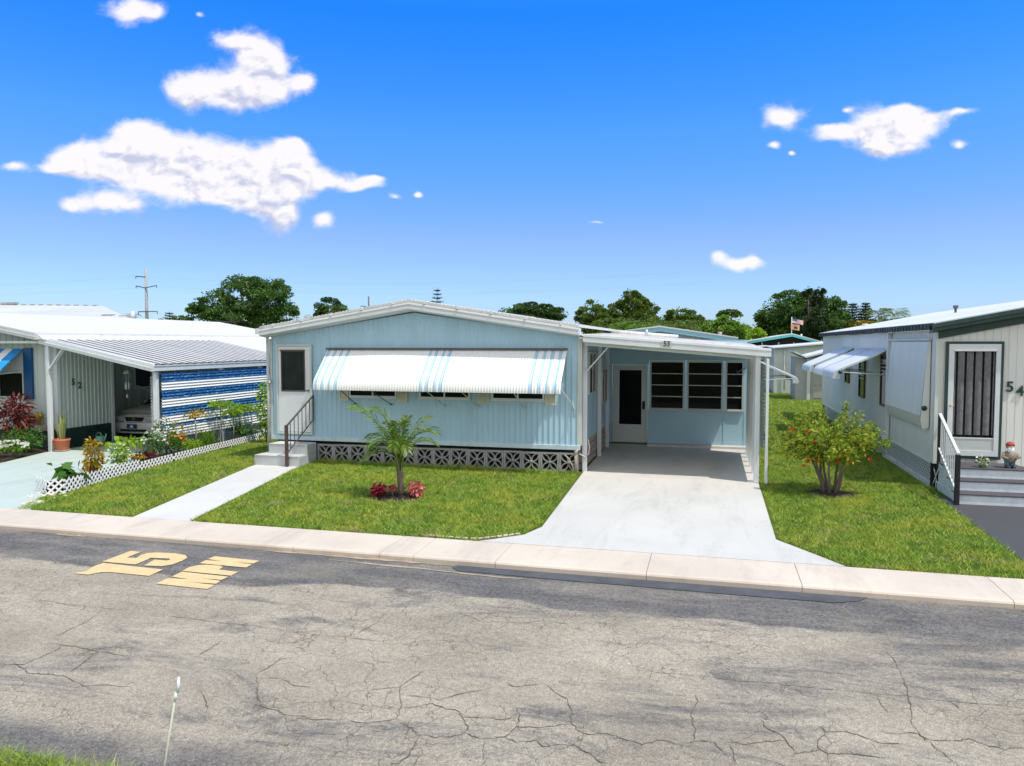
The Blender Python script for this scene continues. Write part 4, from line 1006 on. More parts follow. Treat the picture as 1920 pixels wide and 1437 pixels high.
f = MB(); P0, P1 = Vector((4.135, 14.5, .90)), Vector((4.22, 15.98, 1.46)); Q0, Q1 = Vector((4.135, 14.55, .22)), Vector((4.22, 15.98, .80))
f.beam(P0, P1, .05, .035); f.beam(Q0, Q1, .03, .03)
for k in range(1, 11): u = k / 11; f.beam(P0.lerp(P1, u), Q0.lerp(Q1, u), .016, .016)
f.build('railing', M['white'], S2)

# gutter pipe lying in the grass
f = MB(); f.prism([(4.10, .0), (4.20, .0), (4.20, .07), (4.17, .07), (4.17, .02), (4.13, .02), (4.13, .06), (4.10, .07)], 'y', 16.25, 20.3)
tag(f.build('loose_gutter', M['whitedirty'], loc=(4.1, 18, 0)), 'length of dirty white gutter lying on the grass below the lattice skirting', 'gutter')

# garden figure and posy on the top step of 54
G_ = root('garden_figure', (5.27, 15.55, .54), 'small bearded garden figure with red hat standing on the top step beside the door', 'garden figure')
gx, gy, gz = 5.27, 15.55, .54
f = MB(); f.lathe((gx, gy, gz + .10), [(.07, 0), (.105, .05), (.11, .12), (.08, .19), (.04, .215), (.035, .23), (.06, .26), (.07, .30), (.06, .345), (.02, .37)], 14)
for s_ in (-1, 1): f.tube([(gx + s_ * .09, gy, gz + .26), (gx + s_ * .13, gy - .05, gz + .20), (gx + s_ * .06, gy - .11, gz + .18)], [.035, .03, .022], 8)
f.build('body', M['plaid'], G_)
f = MB(); f.lathe((gx, gy - .012, gz + .375), [(.02, -.05), (.055, -.02), (.063, .02), (.05, .05), (.02, .06)], 12); f.tube([(gx, gy - .07, gz + .385), (gx, gy - .09, gz + .375)], [.014, .01], 6); f.build('head', M['skin'], G_)
f = MB(); f.lathe((gx, gy - .03, gz + .30), [(.01, -.08), (.05, -.02), (.06, .05), (.045, .08)], 10); f.build('beard', M['awnwhite'], G_)
f = MB(); f.lathe((gx, gy, gz + .41), [(.075, 0), (.07, .025), (.055, .05), (.02, .07)], 12); f.build('hat', M['redcloth'], G_)
f = MB()
for s_ in (-1, 1): f.tube([(gx + s_ * .04, gy, gz + .03), (gx + s_ * .045, gy, gz + .14)], [.04, .05], 8)
f.build('trousers', M['denim'], G_)
f = MB()
for s_ in (-1, 1): f.tube([(gx + s_ * .05, gy + .02, gz + .022), (gx + s_ * .06, gy - .07, gz + .02)], [.03, .022], 8)
f.build('boot', M['brown'], G_)
def posy(loc, label, cols, n=60, r=.09, h=.16):
    o = root('flower_posy', loc, label, 'flowers'); x, y, z = loc
    f = MB(); f.lathe((x, y, z), [(.03, 0), (.04, .05), (.035, .07)], 10); f.build('pot', M['ivory'], o)
    V, F = leafcloud([(x, y, z + h * .7, r, r, h * .5)], n, .06, .7); npmesh('foliage', V, F, LM['mid'], o)
    V, F = leafcloud([(x, y, z + h * .8, r * 1.1, r * 1.1, h * .5)], n, .045, .9); npmesh('blossom', V, F, cols, o)
posy((4.82, 15.5, .54), 'small bunch of cream and pink flowers on the top white step', LM['flowerwhite'])
# ================================================================== white lattice border fence
def lattice_run(pts, h, step, w, name='lattice_fence'):
    f = MB()
    for a, b_ in zip(pts, pts[1:]):
        a = Vector((*a, 0)); b_ = Vector((*b_, 0)); L_ = (b_ - a).length; d = (b_ - a) / L_; nrm = Vector((-d.y, d.x, 0))
        n = int((L_ + h) / step)
        for i in range(n + 1):
            s0 = -h + i * step
            for sgn in (0, 1):
                p = (s0, 0) if not sgn else (s0 + h, 0); q = (s0 + h, h) if not sgn else (s0, h)
                P0, P1 = list(p), list(q)
                for lim, hi in ((0, False), (L_, True)):
                    for A, B in ((P0, P1), (P1, P0)):
                        if (A[0] < lim - 1e-9 and not hi and B[0] > lim) or (A[0] > lim + 1e-9 and hi and B[0] < lim):
                            t_ = (lim - A[0]) / (B[0] - A[0]); A[1] += t_ * (B[1] - A[1]); A[0] = lim
                if min(P0[0], P1[0]) < -1e-6 or max(P0[0], P1[0]) > L_ + 1e-6: continue
                off = nrm * (.004 if sgn else -.004)
                A = a + d * P0[0] + off; B = a + d * P1[0] + off
                A.z = P0[1]; B.z = P1[1]
                if (A - B).length < .01: continue
                f.beam(A, B, .008, w, up=(0, 0, 1)) if False else f.beam(A, B, w, .006, up=nrm)
    return f
f = lattice_run([(-12.35, 11.45), (-11.92, 11.27)], .29, .125, .034)
f2 = lattice_run([(-11.90, 11.28), (-11.72, 11.5), (-11.80, 11.95), (-11.99, 12.8), (-12.14, 13.9)], .26, .125, .034)
f3 = lattice_run([(-12.14, 13.9), (-12.30, 15.2), (-12.5, 17.2), (-12.72, 19.6)], .19, .125, .032)
f2.f += [tuple(i + len(f2.v) for i in q) for q in f3.f]; f2.v += f3.v; f2.m += f3.m; f2.sm += f3.sm
f.v, off = f.v + f2.v, len(f.v); f.f += [tuple(i + off for i in q) for q in f2.f]; f.m += f2.m; f.sm += f2.sm
tag(f.build('lattice_fence', M['awnwhite'], loc=(-12, 13, 0)), 'low white plastic lattice fence curving round the left flower bed', 'fence')
f = MB()
for a_2, b_2 in (((-11.93, 11.30), (-11.76, 11.52)), ((-11.76, 11.52), (-11.84, 11.95)), ((-11.84, 11.95), (-12.03, 12.8)), ((-12.03, 12.8), (-12.18, 13.9)), ((-12.18, 13.9), (-12.34, 15.2)), ((-12.34, 15.2), (-12.54, 17.2)), ((-12.54, 17.2), (-12.76, 19.6))):
    hb_ = .24 if a_2[1] < 13.8 else .17
    f.beam((*a_2, hb_ / 2), (*b_2, hb_ / 2), .008, hb_)
tag(f.build('weed_barrier', M['black'], loc=(-12, 13, 0)), 'black weed barrier strip lining the inside of the white lattice fence', 'weed barrier')
# soil of the bed and pale stones
f = MB(); f.prism([(-12.3, 11.55), (-11.9, 11.45), (-12.0, 12.8), (-12.3, 15.2), (-12.72, 19.6), (-13.45, 19.6), (-13.3, 16), (-12.9, 13), (-12.6, 12.1)], 'z', -.05, .035)
struct(f.build('flower_bed', M['mulch']))
f = MB(); f.prism([(-20, 12.2), (-17.5, 13.1), (-16.2, 14.2), (-16.62, 15.7), (-16.7, 16.1), (-22, 16.1), (-22, 12)], 'z', -.05, .03)
struct(f.build('flower_bed', M['mulch']))
rr = MB()
for i in range(90):
    x = -12.25 + 1.15 * random.random(); y = 10.2 + 1.2 * random.random()
    if x > -11.35 + .35 * (y - 10.2) * 0 - .05 * 0 + .05 or x < -11.1 - (y - 10.1) * .95 - .12: continue
    s_ = random.uniform(.02, .055)
    rr.lathe((x, y, -.005), [(s_ * .7, 0), (s_, s_ * .4), (s_ * .6, s_ * .85)], 6)
tag(rr.build('pale_stones', M['rockwhite'], loc=(-11.6, 10.7, 0)), 'scatter of pale stones between the mint driveway and the grass', 'stones', None, 'stuff')

# ================================================================== plants
def stemtube(P, n=3, r=.012, spread=.08, h=.3):
    f = MB(); x, y, z = P
    for i in range(n):
        a = random.uniform(0, 6.28); f.tube([(x, y, z - .02), (x + spread * .4 * math.cos(a), y + spread * .4 * math.sin(a), z + h * .5), (x + spread * math.cos(a), y + spread * math.sin(a), z + h)], [r, r * .8, r * .5], 5)
    return f
def shrub(name, loc, label, cat, r, h, n, ls, mat, flowers=None, width=.55, base=.15, stemn=4, group=None, trunk=None):
    o = root(name, loc, label, cat, group); x, y, z = loc
    stemtube(loc, stemn, .010 if trunk is None else trunk, r * .4, h * .6).build('stem', M['bark'], o)
    lobes = [(x, y, z + base + (h - base) / 2, r, r, (h - base) / 2)] + [(x + random.uniform(-.5, .5) * r, y + random.uniform(-.5, .5) * r, z + base + random.random() * (h - base) * .8, r * .5, r * .5, h * .2) for _ in range(4)]
    V, F = leafcloud(lobes, n, ls, width); npmesh('foliage', V, F, mat, o)
    if flowers:
        fm, fn, fs = flowers
        u = unit(rng.normal(size=(fn, 3))); u[:, 2] = np.abs(u[:, 2]); C0 = np.array([x, y, z + base + (h - base) * .45]) + u * np.array([r, r, (h - base) * .6])
        P = np.repeat(C0, 6, 0); D = rng.normal(size=P.shape); D[:, 2] = np.abs(D[:, 2]) * .5
        V, F = leaves(P, D, fs, .9, .1); npmesh('blossom', V, F, fm, o)
    return o
def umbrella(loc, h, r, label, mat, n=140, ls=.09):
    o = root('potted_standard', loc, label, 'plant'); o.name = 'standard_shrub'; x, y, z = loc
    ORG[o.name] = Vector(loc)
    f = MB(); f.tube([(x, y, z), (x + .015, y, z + h * .5), (x - .01, y, z + h * .95)], [.022, .018, .014], 6)
    for i in range(6):
        a = i * 1.05; f.tube([(x, y, z + h * .85), (x + r * .6 * math.cos(a), y + r * .6 * math.sin(a), z + h * .98)], [.008, .004], 4)
    f.build('trunk', M['barklight'], o)
    lobes = [(x + r * .55 * math.cos(i * 1.26), y + r * .55 * math.sin(i * 1.26), z + h + random.uniform(-.03, .04), r * .55, r * .55, .07) for i in range(5)] + [(x, y, z + h + .03, r * .6, r * .6, .07)]
    V, F = leafcloud(lobes, n, ls, .6); npmesh('foliage', V, F, mat, o)
    return o
def swordplant(name, loc, label, n, h, w, mat, spread=.3, bend=.3, r0=.05):
    o = root(name, loc, label, 'plant'); x, y, z = loc; f = MB()
    for i in range(n):
        a = random.uniform(0, 6.28); s_ = random.uniform(.3, 1) * spread; hh = h * random.uniform(.6, 1.05); rr_ = random.uniform(0, r0); px_, py_ = -math.sin(a), math.cos(a)
        pts = []
        for k in range(6):
            u = k / 5; pts.append((x + math.cos(a) * (rr_ + s_ * (u ** (1 + bend * 2))), y + math.sin(a) * (rr_ + s_ * (u ** (1 + bend * 2))), z + hh * (u if bend < .5 else math.sin(u * 2.3) / .93 * .9)))
        v = []
        for k, p in enumerate(pts):
            ww = w * (math.sin(.35 + k / 5 * 2.4) if k < 5 else .05) / 2; v += [(p[0] - px_ * ww, p[1] - py_ * ww, p[2]), (p[0] + px_ * ww, p[1] + py_ * ww, p[2])]
        f.add(v, [(2 * k, 2 * k + 1, 2 * k + 3, 2 * k + 2) for k in range(5)], 0, True)
    f.build('leaf_rosette', mat, o); return o
def frond(mb_pts, V, F, P0, P1, sag, nl, ll, w):
    """pinnate palm frond from P0 to P1 bowed by sag; appends leaflets"""
    P0 = Vector(P0); P1 = Vector(P1); mid = (P0 + P1) / 2 + Vector((0, 0, sag)); pts = []
    for i in range(nl + 1):
        u = i / nl; pts.append(P0 * (1 - u) ** 2 + mid * 2 * u * (1 - u) + P1 * u ** 2)
    mb_pts.append(pts); horiz = Vector((P1.x - P0.x, P1.y - P0.y, 0)).normalized(); side = Vector((-horiz.y, horiz.x, 0))
    for i in range(2, nl + 1):
        d = (pts[i] - pts[i - 1]).normalized(); u = i / nl; l_ = ll * math.sin(.25 + 2.5 * u) * random.uniform(.85, 1.15)
        up = d.cross(side); up = -up if up.z < 0 else up
        for sg in (-1, 1):
            dr = (side * sg * .75 + d * (.75 + .3 * u) + up * random.uniform(.0, .35)).normalized()
            tip = pts[i] + dr * l_ + Vector((0, 0, -1)) * l_ * .28; mid_ = pts[i] + dr * l_ * .5 + Vector((0, 0, .02 * l_)); q = (d * w)
            b = len(V); V += [tuple(pts[i]), tuple(mid_ + q * .5), tuple(tip), tuple(mid_ - q * .5)]; F.append((b, b + 1, b + 2, b + 3))
# --- young palm in front of the blue home
PT = root('palm_tree', (-5.51, 12.84, 0), 'young coconut palm with arching fronds planted in the front lawn of the blue home', 'palm tree')
f = MB(); f.tube([(-5.50, 12.84, -.03), (-5.50, 12.84, .10), (-5.51, 12.84, .35), (-5.53, 12.84, .60), (-5.54, 12.84, .72)], [.05, .058, .06, .06, .04], 10)
f.build('trunk', M['bark'], PT)
f = MB()
for i in range(7): a = i * .9; f.tube([(-5.52 + .04 * math.cos(a), 12.84 + .04 * math.sin(a), .42), (-5.53 + .07 * math.cos(a), 12.84 + .07 * math.sin(a), .68), (-5.54 + .10 * math.cos(a), 12.84 + .10 * math.sin(a), .9)], [.016, .02, .010], 5)
f.build('leaf_base', LM['palm'], PT)
V, F, RP = [], [], []
C0 = (-5.53, 12.84, .68)
for tip, sag, nl, ll in (((-6.30, 12.55, 1.62), .42, 30, .42), ((-6.22, 13.0, 1.02), .45, 22, .28), ((-6.10, 12.45, .66), .36, 20, .28), ((-5.95, 12.75, 1.55), .5, 26, .36), ((-4.80, 12.75, 1.18), .45, 28, .36), ((-4.98, 13.25, .92), .38, 20, .26),
                        ((-5.12, 13.3, 1.42), .30, 22, .28), ((-5.45, 13.05, 1.42), .30, 22, .26), ((-5.35, 12.15, .95), .55, 24, .28), ((-5.85, 12.2, 1.0), .45, 22, .26), ((-5.75, 13.3, .95), .4, 20, .24), ((-6.05, 12.65, .78), .45, 22, .3), ((-5.6, 12.35, 1.25), .35, 20, .3), ((-5.2, 12.45, .88), .5, 22, .3), ((-5.42, 12.6, 1.35), .3, 24, .3), ((-5.68, 12.7, 1.3), .3, 24, .3)):
    frond(RP, V, F, C0, tip, sag * .95, int(nl * 1.25), ll * 1.1, .030)
npmesh('leaflets', np.array(V), np.array(F), LM['palm'], PT)
f = MB()
for pts in RP: f.tube(pts[::3] + [pts[-1]], [.016 * (1 - .8 * i / len(pts[::3])) for i in range(len(pts[::3]) + 1)], 5)
f.build('frond_stalk', LM['palm'], PT)
f = MB(); n = 36
f.add([(-5.6, 12.72, .035)] + [(-5.6 + .50 * math.cos(t_) * (1 + .08 * math.sin(t_ * 5)), 12.72 + .44 * math.sin(t_) * (1 + .08 * math.sin(t_ * 3)), .002) for t_ in [6.283 * i / n for i in range(n)]], [(0, i + 1, (i + 1) % n + 1) for i in range(n)])
P = rng.normal(size=(900, 3)) * np.array([.2, .18, .012]) + np.array([-5.6, 12.72, .03]); 
struct(f.build('mulch_ring', M['mulch']))
Vm, Fm = leaves(P, rng.normal(size=P.shape) * np.array([1, 1, .3]), .04, .3, 0); tag(npmesh('mulch_chips', Vm, Fm, M['mulch']), 'dark bark mulch chips around the foot of the palm', 'mulch', None, 'stuff')
shrub('foliage_plant', (-5.83, 12.58, .02), 'dark crimson leafed plant left of the palm trunk in the mulch', 'plant', .105, .24, 200, .07, LM['red'], None, .7, .03)
shrub('foliage_plant', (-5.19, 12.78, .02), 'coral pink leafed plant right of the palm trunk in the mulch', 'plant', .125, .26, 240, .075, LM['pink'], None, .7, .03)
shrub('foliage_plant', (-5.57, 12.62, .02), 'small crimson leafed sprig directly in front of the palm trunk', 'plant', .06, .24, 60, .06, LM['red'], None, .7, .12)

# --- flowering bush on the right lawn
HB = root('hibiscus_bush', (2.16, 15.08, 0), 'multi stemmed bush with yellow green leaves and red flowers in the right lawn', 'bush')
f = MB(); tips = []
for i, (a, l) in enumerate([(0, .55), (.9, .7), (1.9, .6), (2.8, .75), (3.6, .65), (4.5, .7), (5.4, .8), (2.3, .3)]):
    bx, by = 2.16 + .11 * math.cos(a), 15.08 + .11 * math.sin(a)
    p1 = (bx + .10 * math.cos(a), by + .10 * math.sin(a), .35); p2 = (bx + l * .35 * math.cos(a), by + l * .35 * math.sin(a), .72)
    f.tube([(bx, by, -.02), ((bx + p1[0]) / 2 + .02, (by + p1[1]) / 2, .18), p1, p2], [.030, .026, .022, .015], 6)
    for j in range(5):
        b_ = a + random.uniform(-.9, .9); L_ = random.uniform(.45, .9); e_ = (p2[0] + L_ * .55 * math.cos(b_), p2[1] + L_ * .55 * math.sin(b_), p2[2] + L_ * random.uniform(.15, .8))
        f.tube([p2, ((p2[0] + e_[0]) / 2, (p2[1] + e_[1]) / 2, (p2[2] + e_[2]) / 2 + .05), e_], [.012, .008, .004], 5); tips.append(e_)
for e_ in ((1.42, 15.0, 1.28), (1.50, 14.8, .92), (3.0, 15.1, 1.18), (2.42, 15.1, 1.66), (2.85, 14.9, 1.05), (1.75, 15.2, 1.55), (1.45, 15.1, 1.05), (2.9, 15.3, 1.3), (2.62, 15.0, 1.5), (1.62, 15.0, 1.5), (3.12, 15.0, .98), (1.3, 15.0, .8), (2.2, 14.7, 1.35), (2.0, 15.3, 1.6)):
    f.tube([(2.16, 15.08, .6), ((2.16 + e_[0]) / 2, (15.08 + e_[1]) / 2, (.65 + e_[2]) / 2 + .08), e_], [.012, .008, .004], 5); tips.append(e_)
f.build('stem', M['bark'], HB)
Ps, Ds = [], []
for e_ in tips:
    m_ = np.array([2.16, 15.08, .72]); e_ = np.array(e_)
    k = 135; u = rng.random((k, 1)) ** .6; Ps.append(m_ * (1 - u) + e_ * u + rng.normal(size=(k, 3)) * .075 * (1.15 - u * .55)); Ds.append((e_ - m_) * .6 + rng.normal(size=(k, 3)) * .6)
Pn, Dn = np.concatenate(Ps), np.concatenate(Ds); V, F = leaves(Pn, Dn, .082, .52, .2); npmesh('foliage', V, F, LM['bush'], HB)
# red blooms
for fx, fz, fy in ((1.45, 1.22, 14.9), (1.72, 1.18, 14.85), (1.83, 1.0, 14.7), (2.33, .85, 14.6), (2.22, .70, 14.6), (2.78, .72, 14.75), (1.73, .66, 14.7), (1.66, .56, 14.75), (1.88, .70, 14.65), (2.46, .66, 14.7)):
    k = 9; a = np.linspace(0, 6.28, k); D = np.stack([np.cos(a), -.5 * np.ones(k), np.sin(a)], 1); V, F = leaves(np.tile([[fx, fy, fz]], (k, 1)), D, .042, .9, .1); npmesh('flower', V, F, LM['flowerred'], HB)
f = MB(); n = 30
f.add([(2.18, 15.05, .05)] + [(2.18 + .46 * math.cos(t_) * (1 + .1 * math.sin(t_ * 4)), 15.05 + .40 * math.sin(t_), .002) for t_ in [6.283 * i / n for i in range(n)]], [(0, i + 1, (i + 1) % n + 1) for i in range(n)])
struct(f.build('mulch_ring', M['mulch']))

# --- bed along the lattice fence, front to back
o = root('leafy_plant', (-12.15, 12.0, 0), 'low plant with big pale green leaves behind the front corner of the lattice', 'plant')
P = np.array([[-12.15, 12.0, .22]]) + rng.normal(size=(46, 3)) * np.array([.12, .10, .07]); V, F = leaves(P, rng.normal(size=(46, 3)) * np.array([1, 1, .6]) + np.array([0, 0, .3]), .24, .62, .3); npmesh('foliage', V, F, LM['mid'], o); stemtube((-12.15, 12.0, 0), 4, .012, .08, .22).build('stem', LM['mid'], o)
swordplant('grass_plant', (-12.0, 12.35, .0), 'thin dark spiky plant beside the big pale green leaves', 14, .42, .02, LM['maroon'], .35, .4)
shrub('croton_plant', (-12.55, 13.05, .03), 'tall golden yellow croton standing like a column in the bed', 'plant', .17, .78, 620, .10, LM['yellow'], None, .38, .05)
shrub('flowering_plant', (-12.55, 13.75, .03), 'loose yellow green plant with pale blooms next to the golden croton', 'plant', .22, .55, 240, .08, LM['lime'], (LM['flowerwhite'], 14, .05), .5)
shrub('low_plant', (-12.45, 14.2, .03), 'low clump with yellow and orange blooms behind the lattice', 'plant', .16, .26, 160, .07, LM['mid'], (LM['flowerorange'], 12, .05))
shrub('low_plant', (-12.55, 14.65, .03), 'low clump of dark red leaves behind the lattice', 'plant', .2, .26, 220, .07, LM['maroon'])
umbrella((-13.25, 14.75, 0), .48, .33, 'yellow edged broad leafed plant on a thin dark stem beside the driveway', LM['lime'], 70, .16)
shrub('flowering_plant', (-12.75, 15.1, .03), 'bushy green plant with white blooms right of the broad yellow leaves', 'plant', .26, .72, 420, .07, LM['mid'], (LM['flowerwhite'], 30, .05))
shrub('flowering_plant', (-12.95, 15.75, .03), 'tall white flowered plant in front of the parked car', 'plant', .26, .92, 380, .07, LM['mid'], (LM['flowerwhite'], 26, .055))
shrub('flowering_plant', (-12.6, 15.75, .03), 'green clump with orange and red blooms before the carport post', 'plant', .24, .55, 300, .07, LM['mid'], (LM['flowerorange'], 24, .055))
shrub('low_plant', (-12.65, 16.3, .03), 'lime green mound between the carport post and the grassy tuft', 'plant', .26, .36, 320, .07, LM['lime'])
shrub('flowering_plant', (-13.0, 16.25, .03), 'tall thin plant with a pale orange bloom at the louvred panel corner', 'plant', .16, .8, 170, .07, LM['mid'], (LM['flowerorange'], 8, .05))
umbrella((-12.95, 16.85, .0), .98, .26, 'slim yellow topped standard shrub nearest the panel corner', LM['yellow'], 170, .07)
o = root('rosemary_tuft', (-12.95, 17.2, .0), 'dense upright bright green tuft in front of the striped panel', 'plant')
P = np.array([[-12.95, 17.2, .0]]) + rng.normal(size=(600, 3)) * np.array([.15, .15, .0]) + np.array([[0, 0, 1]]) * rng.random((600, 1)) * .42; V, F = leaves(P, rng.normal(size=(600, 3)) * .25 + np.array([0, 0, 1]), .12, .18, 0); npmesh('foliage', V, F, LM['bright'], o)
umbrella((-12.98, 17.95, .0), 1.12, .38, 'lime green standard shrub with a flat top, second from the panel corner', LM['lime'], 300, .085)
umbrella((-12.95, 18.45, .0), .88, .30, 'lime green standard shrub with a low flat top, third from the panel corner', LM['lime'], 220, .08)
umbrella((-13.05, 18.95, .0), .95, .32, 'lime green standard shrub rising behind the lattice, fourth from the panel corner', LM['lime'], 240, .08)
umbrella((-13.0, 19.4, .0), .92, .34, 'lime green standard shrub farthest back along the panel', LM['lime'], 240, .08)
shrub('low_plant', (-12.95, 18.9, .03), 'dark green low foliage at the foot of the standard shrubs', 'plant', .35, .5, 420, .08, LM['mid'])
shrub('leafy_shrub', (-12.0, 18.6, .0), 'tall lime leafed shrub tight against the left corner of the blue home', 'plant', .24, 1.75, 360, .12, LM['lime'], None, .6, .5)
# --- bed in front of house 52
shrub('cordyline', (-17.3, 15.5, .03), 'tall maroon leafed plant at the far left edge below the awning', 'plant', .34, 1.4, 300, .26, LM['maroon'], None, .22, .4)
shrub('green_shrub', (-16.95, 15.4, .03), 'rounded mid green shrub left of the white carport post', 'plant', .46, .62, 900, .085, LM['mid'], None, .45)
shrub('flowering_plant', (-16.5, 14.65, .03), 'lime green clump dotted with white blooms along the driveway edge', 'plant', .36, .38, 520, .06, LM['bright'], (LM['flowerwhite'], 60, .055))
shrub('flowering_plant', (-16.9, 14.35, .03), 'pale yellow green clump with white blooms at the far left edge', 'plant', .36, .42, 420, .07, LM['lime'], (LM['flowerwhite'], 40, .055))
swordplant('spiky_plant', (-17.05, 15.98, .60), 'orange and green spiky leafed plant on the shelf by the blue shutter', 16, .42, .035, LM['yellow'], .5, .6)
shrub('shelf_plant', (-17.4, 16.0, .58), 'small dark red leafed plant on the shelf under the window', 'plant', .13, .3, 130, .08, LM['maroon'])
# --- pot with sword leaves and watering can
o = root('flower_pot', (-16.28, 15.92, .012), 'orange terracotta pot beside the left carport post', 'flower pot')
f = MB(); f.lathe((-16.28, 15.92, .012), [(.15, 0), (.17, .05), (.19, .26), (.205, .27), (.205, .32), (.185, .32), (.17, .28)], 20); f.build('pot', M['terra'], o)
f = MB(); f.lathe((-16.28, 15.92, .018), [(.18, 0), (.19, .03), (.15, .032)], 20); f.build('saucer', M['stone'], o)
swordplant('snake_plant', (-16.28, 15.92, .30), 'striped upright sword leaves growing in the terracotta pot', 16, .78, .06, LM['sanse'], .12, .1, .09)
o = root('watering_can', (-16.1, 17.0, .012), 'pale green plastic watering can on the shaded driveway by the skirting', 'watering can')
f = MB(); f.lathe((-16.1, 17.0, .012), [(.11, 0), (.12, .04), (.115, .24), (.09, .27), (.06, .27)], 16); f.build('body', M['jade'], o)
f = MB(); f.tube([(-16.0, 16.97, .08), (-15.88, 16.94, .22), (-15.83, 16.93, .36)], [.03, .02, .016], 8); f.build('spout', M['jade'], o)
f = MB(); f.tube([(-16.20, 17.02, .14), (-16.28, 17.04, .28), (-16.18, 17.02, .38), (-16.06, 17.0, .34), (-16.04, 17.0, .26)], .012, 8); f.build('handle', M['jade'], o)

# ================================================================== parked car under the left carport
CR = root('parked_car', (-16.2, 20.6, .012), 'champagne coloured sedan parked under the left carport facing the street', 'car')
cx, yf = -16.2, 18.38
st = [  # y offset from nose, half width, z low, z belt(side top), z centre top
    (0.00, .60, .30, .52, .54), (.05, .74, .22, .60, .64), (.14, .80, .20, .66, .72), (.35, .84, .19, .72, .79), (.9, .86, .18, .80, .88), (1.22, .865, .18, .86, .95),
    (1.9, .865, .18, .90, 1.0), (3.2, .865, .18, .92, 1.0), (3.7, .86, .18, .93, 1.02), (4.2, .83, .20, .93, 1.0), (4.5, .75, .28, .86, .9)]
f = MB(); v = []
for dy, hw, z0, zb, zc in st:
    sec = [(-hw * .9, z0), (-hw, z0 + .12), (-hw * 1.0, (z0 + zb) / 2 + .05), (-hw * .97, zb - .03), (-hw * .88, zb + .02), (-hw * .45, zc - .015), (0, zc), (hw * .45, zc - .015), (hw * .88, zb + .02), (hw * .97, zb - .03), (hw, (z0 + zb) / 2 + .05), (hw, z0 + .12), (hw * .9, z0)]
    bow = [0.12 * (abs(s_[0]) / hw) ** 2 * max(0, 1 - dy / .5) for s_ in sec]
    v += [(cx + s_[0], yf + dy + b_, s_[1]) for s_, b_ in zip(sec, bow)]
k = 13; f.add(v, [(i * k + j, i * k + j + 1, (i + 1) * k + j + 1, (i + 1) * k + j) for i in range(len(st) - 1) for j in range(k - 1)] + [tuple(range(k - 1, -1, -1)), tuple((len(st) - 1) * k + j for j in range(k))], 0, True)
body = f.build('body', M['carpaint'], CR)
f = MB(); v = []
for dy, hw, z in ((1.25, .74, .95), (1.95, .60, 1.36), (2.4, .60, 1.41), (3.1, .60, 1.38), (3.85, .70, 1.0)):
    v += [(cx - hw, yf + dy, z - .02), (cx, yf + dy, z + .02), (cx + hw, yf + dy, z - .02), (cx + .78, yf + dy + .02, .92), (cx - .78, yf + dy + .02, .92)]
f.add(v, [(i * 5 + j, i * 5 + (j + 1) % 5, (i + 1) * 5 + (j + 1) % 5, (i + 1) * 5 + j) for i in range(4) for j in range(5)], 0, True); f.build('cabin_glass', M['glass'], CR)
f = MB(); f.grid(lambda u, w_: (cx - .60 + 1.2 * u, yf + 1.93 + 1.2 * w_, 1.375 + .04 * math.sin(math.pi * w_) + .02 * math.sin(math.pi * u)), 6, 6); f.build('roof', M['carpaint'], CR)
f = MB(); f.grid(lambda u, w_: (cx - .72 + 1.44 * u, yf + .13 + .12 * (2 * u - 1) ** 2 + 1.05 * w_, .745 + .10 * w_ ** .6 * 1.7 + .035 * math.sin(math.pi * u)), 12, 8); f.build('hood', M['carpaint'], CR)
f = MB(); f.prism([(cx - .26, .54), (cx + .26, .54), (cx + .31, .655), (cx - .31, .655)], 'y', yf - .015, yf + .05); gr = f.build('grille', M['black'], CR)
f = MB(); f.tube([(cx + .05 * math.cos(t_ * .524), yf - .02, .60 + .032 * math.sin(t_ * .524)) for t_ in range(13)], .006, 5, cap=False); f.tube([(cx + .022 * math.cos(t_ * .524), yf - .02, .605 + .028 * math.sin(t_ * .524)) for t_ in range(13)], .004, 5, cap=False); f.build('emblem', M['chrome'], gr)
for s_ in (-1, 1):
    f = MB(); f.prism([(cx + s_ * .36, .545), (cx + s_ * .70, .55), (cx + s_ * .74, .66), (cx + s_ * .42, .67)], 'y', yf + .005, yf + .12)
    for i_ in range(8):
        pass
    f.build('headlight', M['lens'], CR, bevel=.01)
f = MB(); f.grid(lambda u, w_: (cx - .80 + 1.6 * u, yf - .06 + .13 * (2 * u - 1) ** 2 - .02 * math.sin(math.pi * w_), .20 + .30 * w_), 14, 5); f.grid(lambda u, w_: (cx - .80 + 1.6 * u, yf - .06 + .13 * (2 * u - 1) ** 2 + .10 * w_, .50 + .02 * w_), 14, 2); bp = f.build('bumper', M['carpaint'], CR)
f = MB(); f.grid(lambda u, w_: (cx - .45 + .9 * u, yf - .09 + .13 * (.9 * (2 * u - 1)) ** 2 * .5, .245 + .07 * w_), 10, 1); f.build('air_intake', M['black'], bp)
f = MB(); f.box(cx - .165, cx + .165, yf - .10, yf - .085, .335, .465); pl = f.build('number_plate', M['royal'], bp)
f = MB(); f.prism([(cx - .07, .37), (cx + .07, .37), (cx + .0, .45)], 'y', yf - .106, yf - .1005); f.build('plate_emblem', M['awnwhite'], pl)
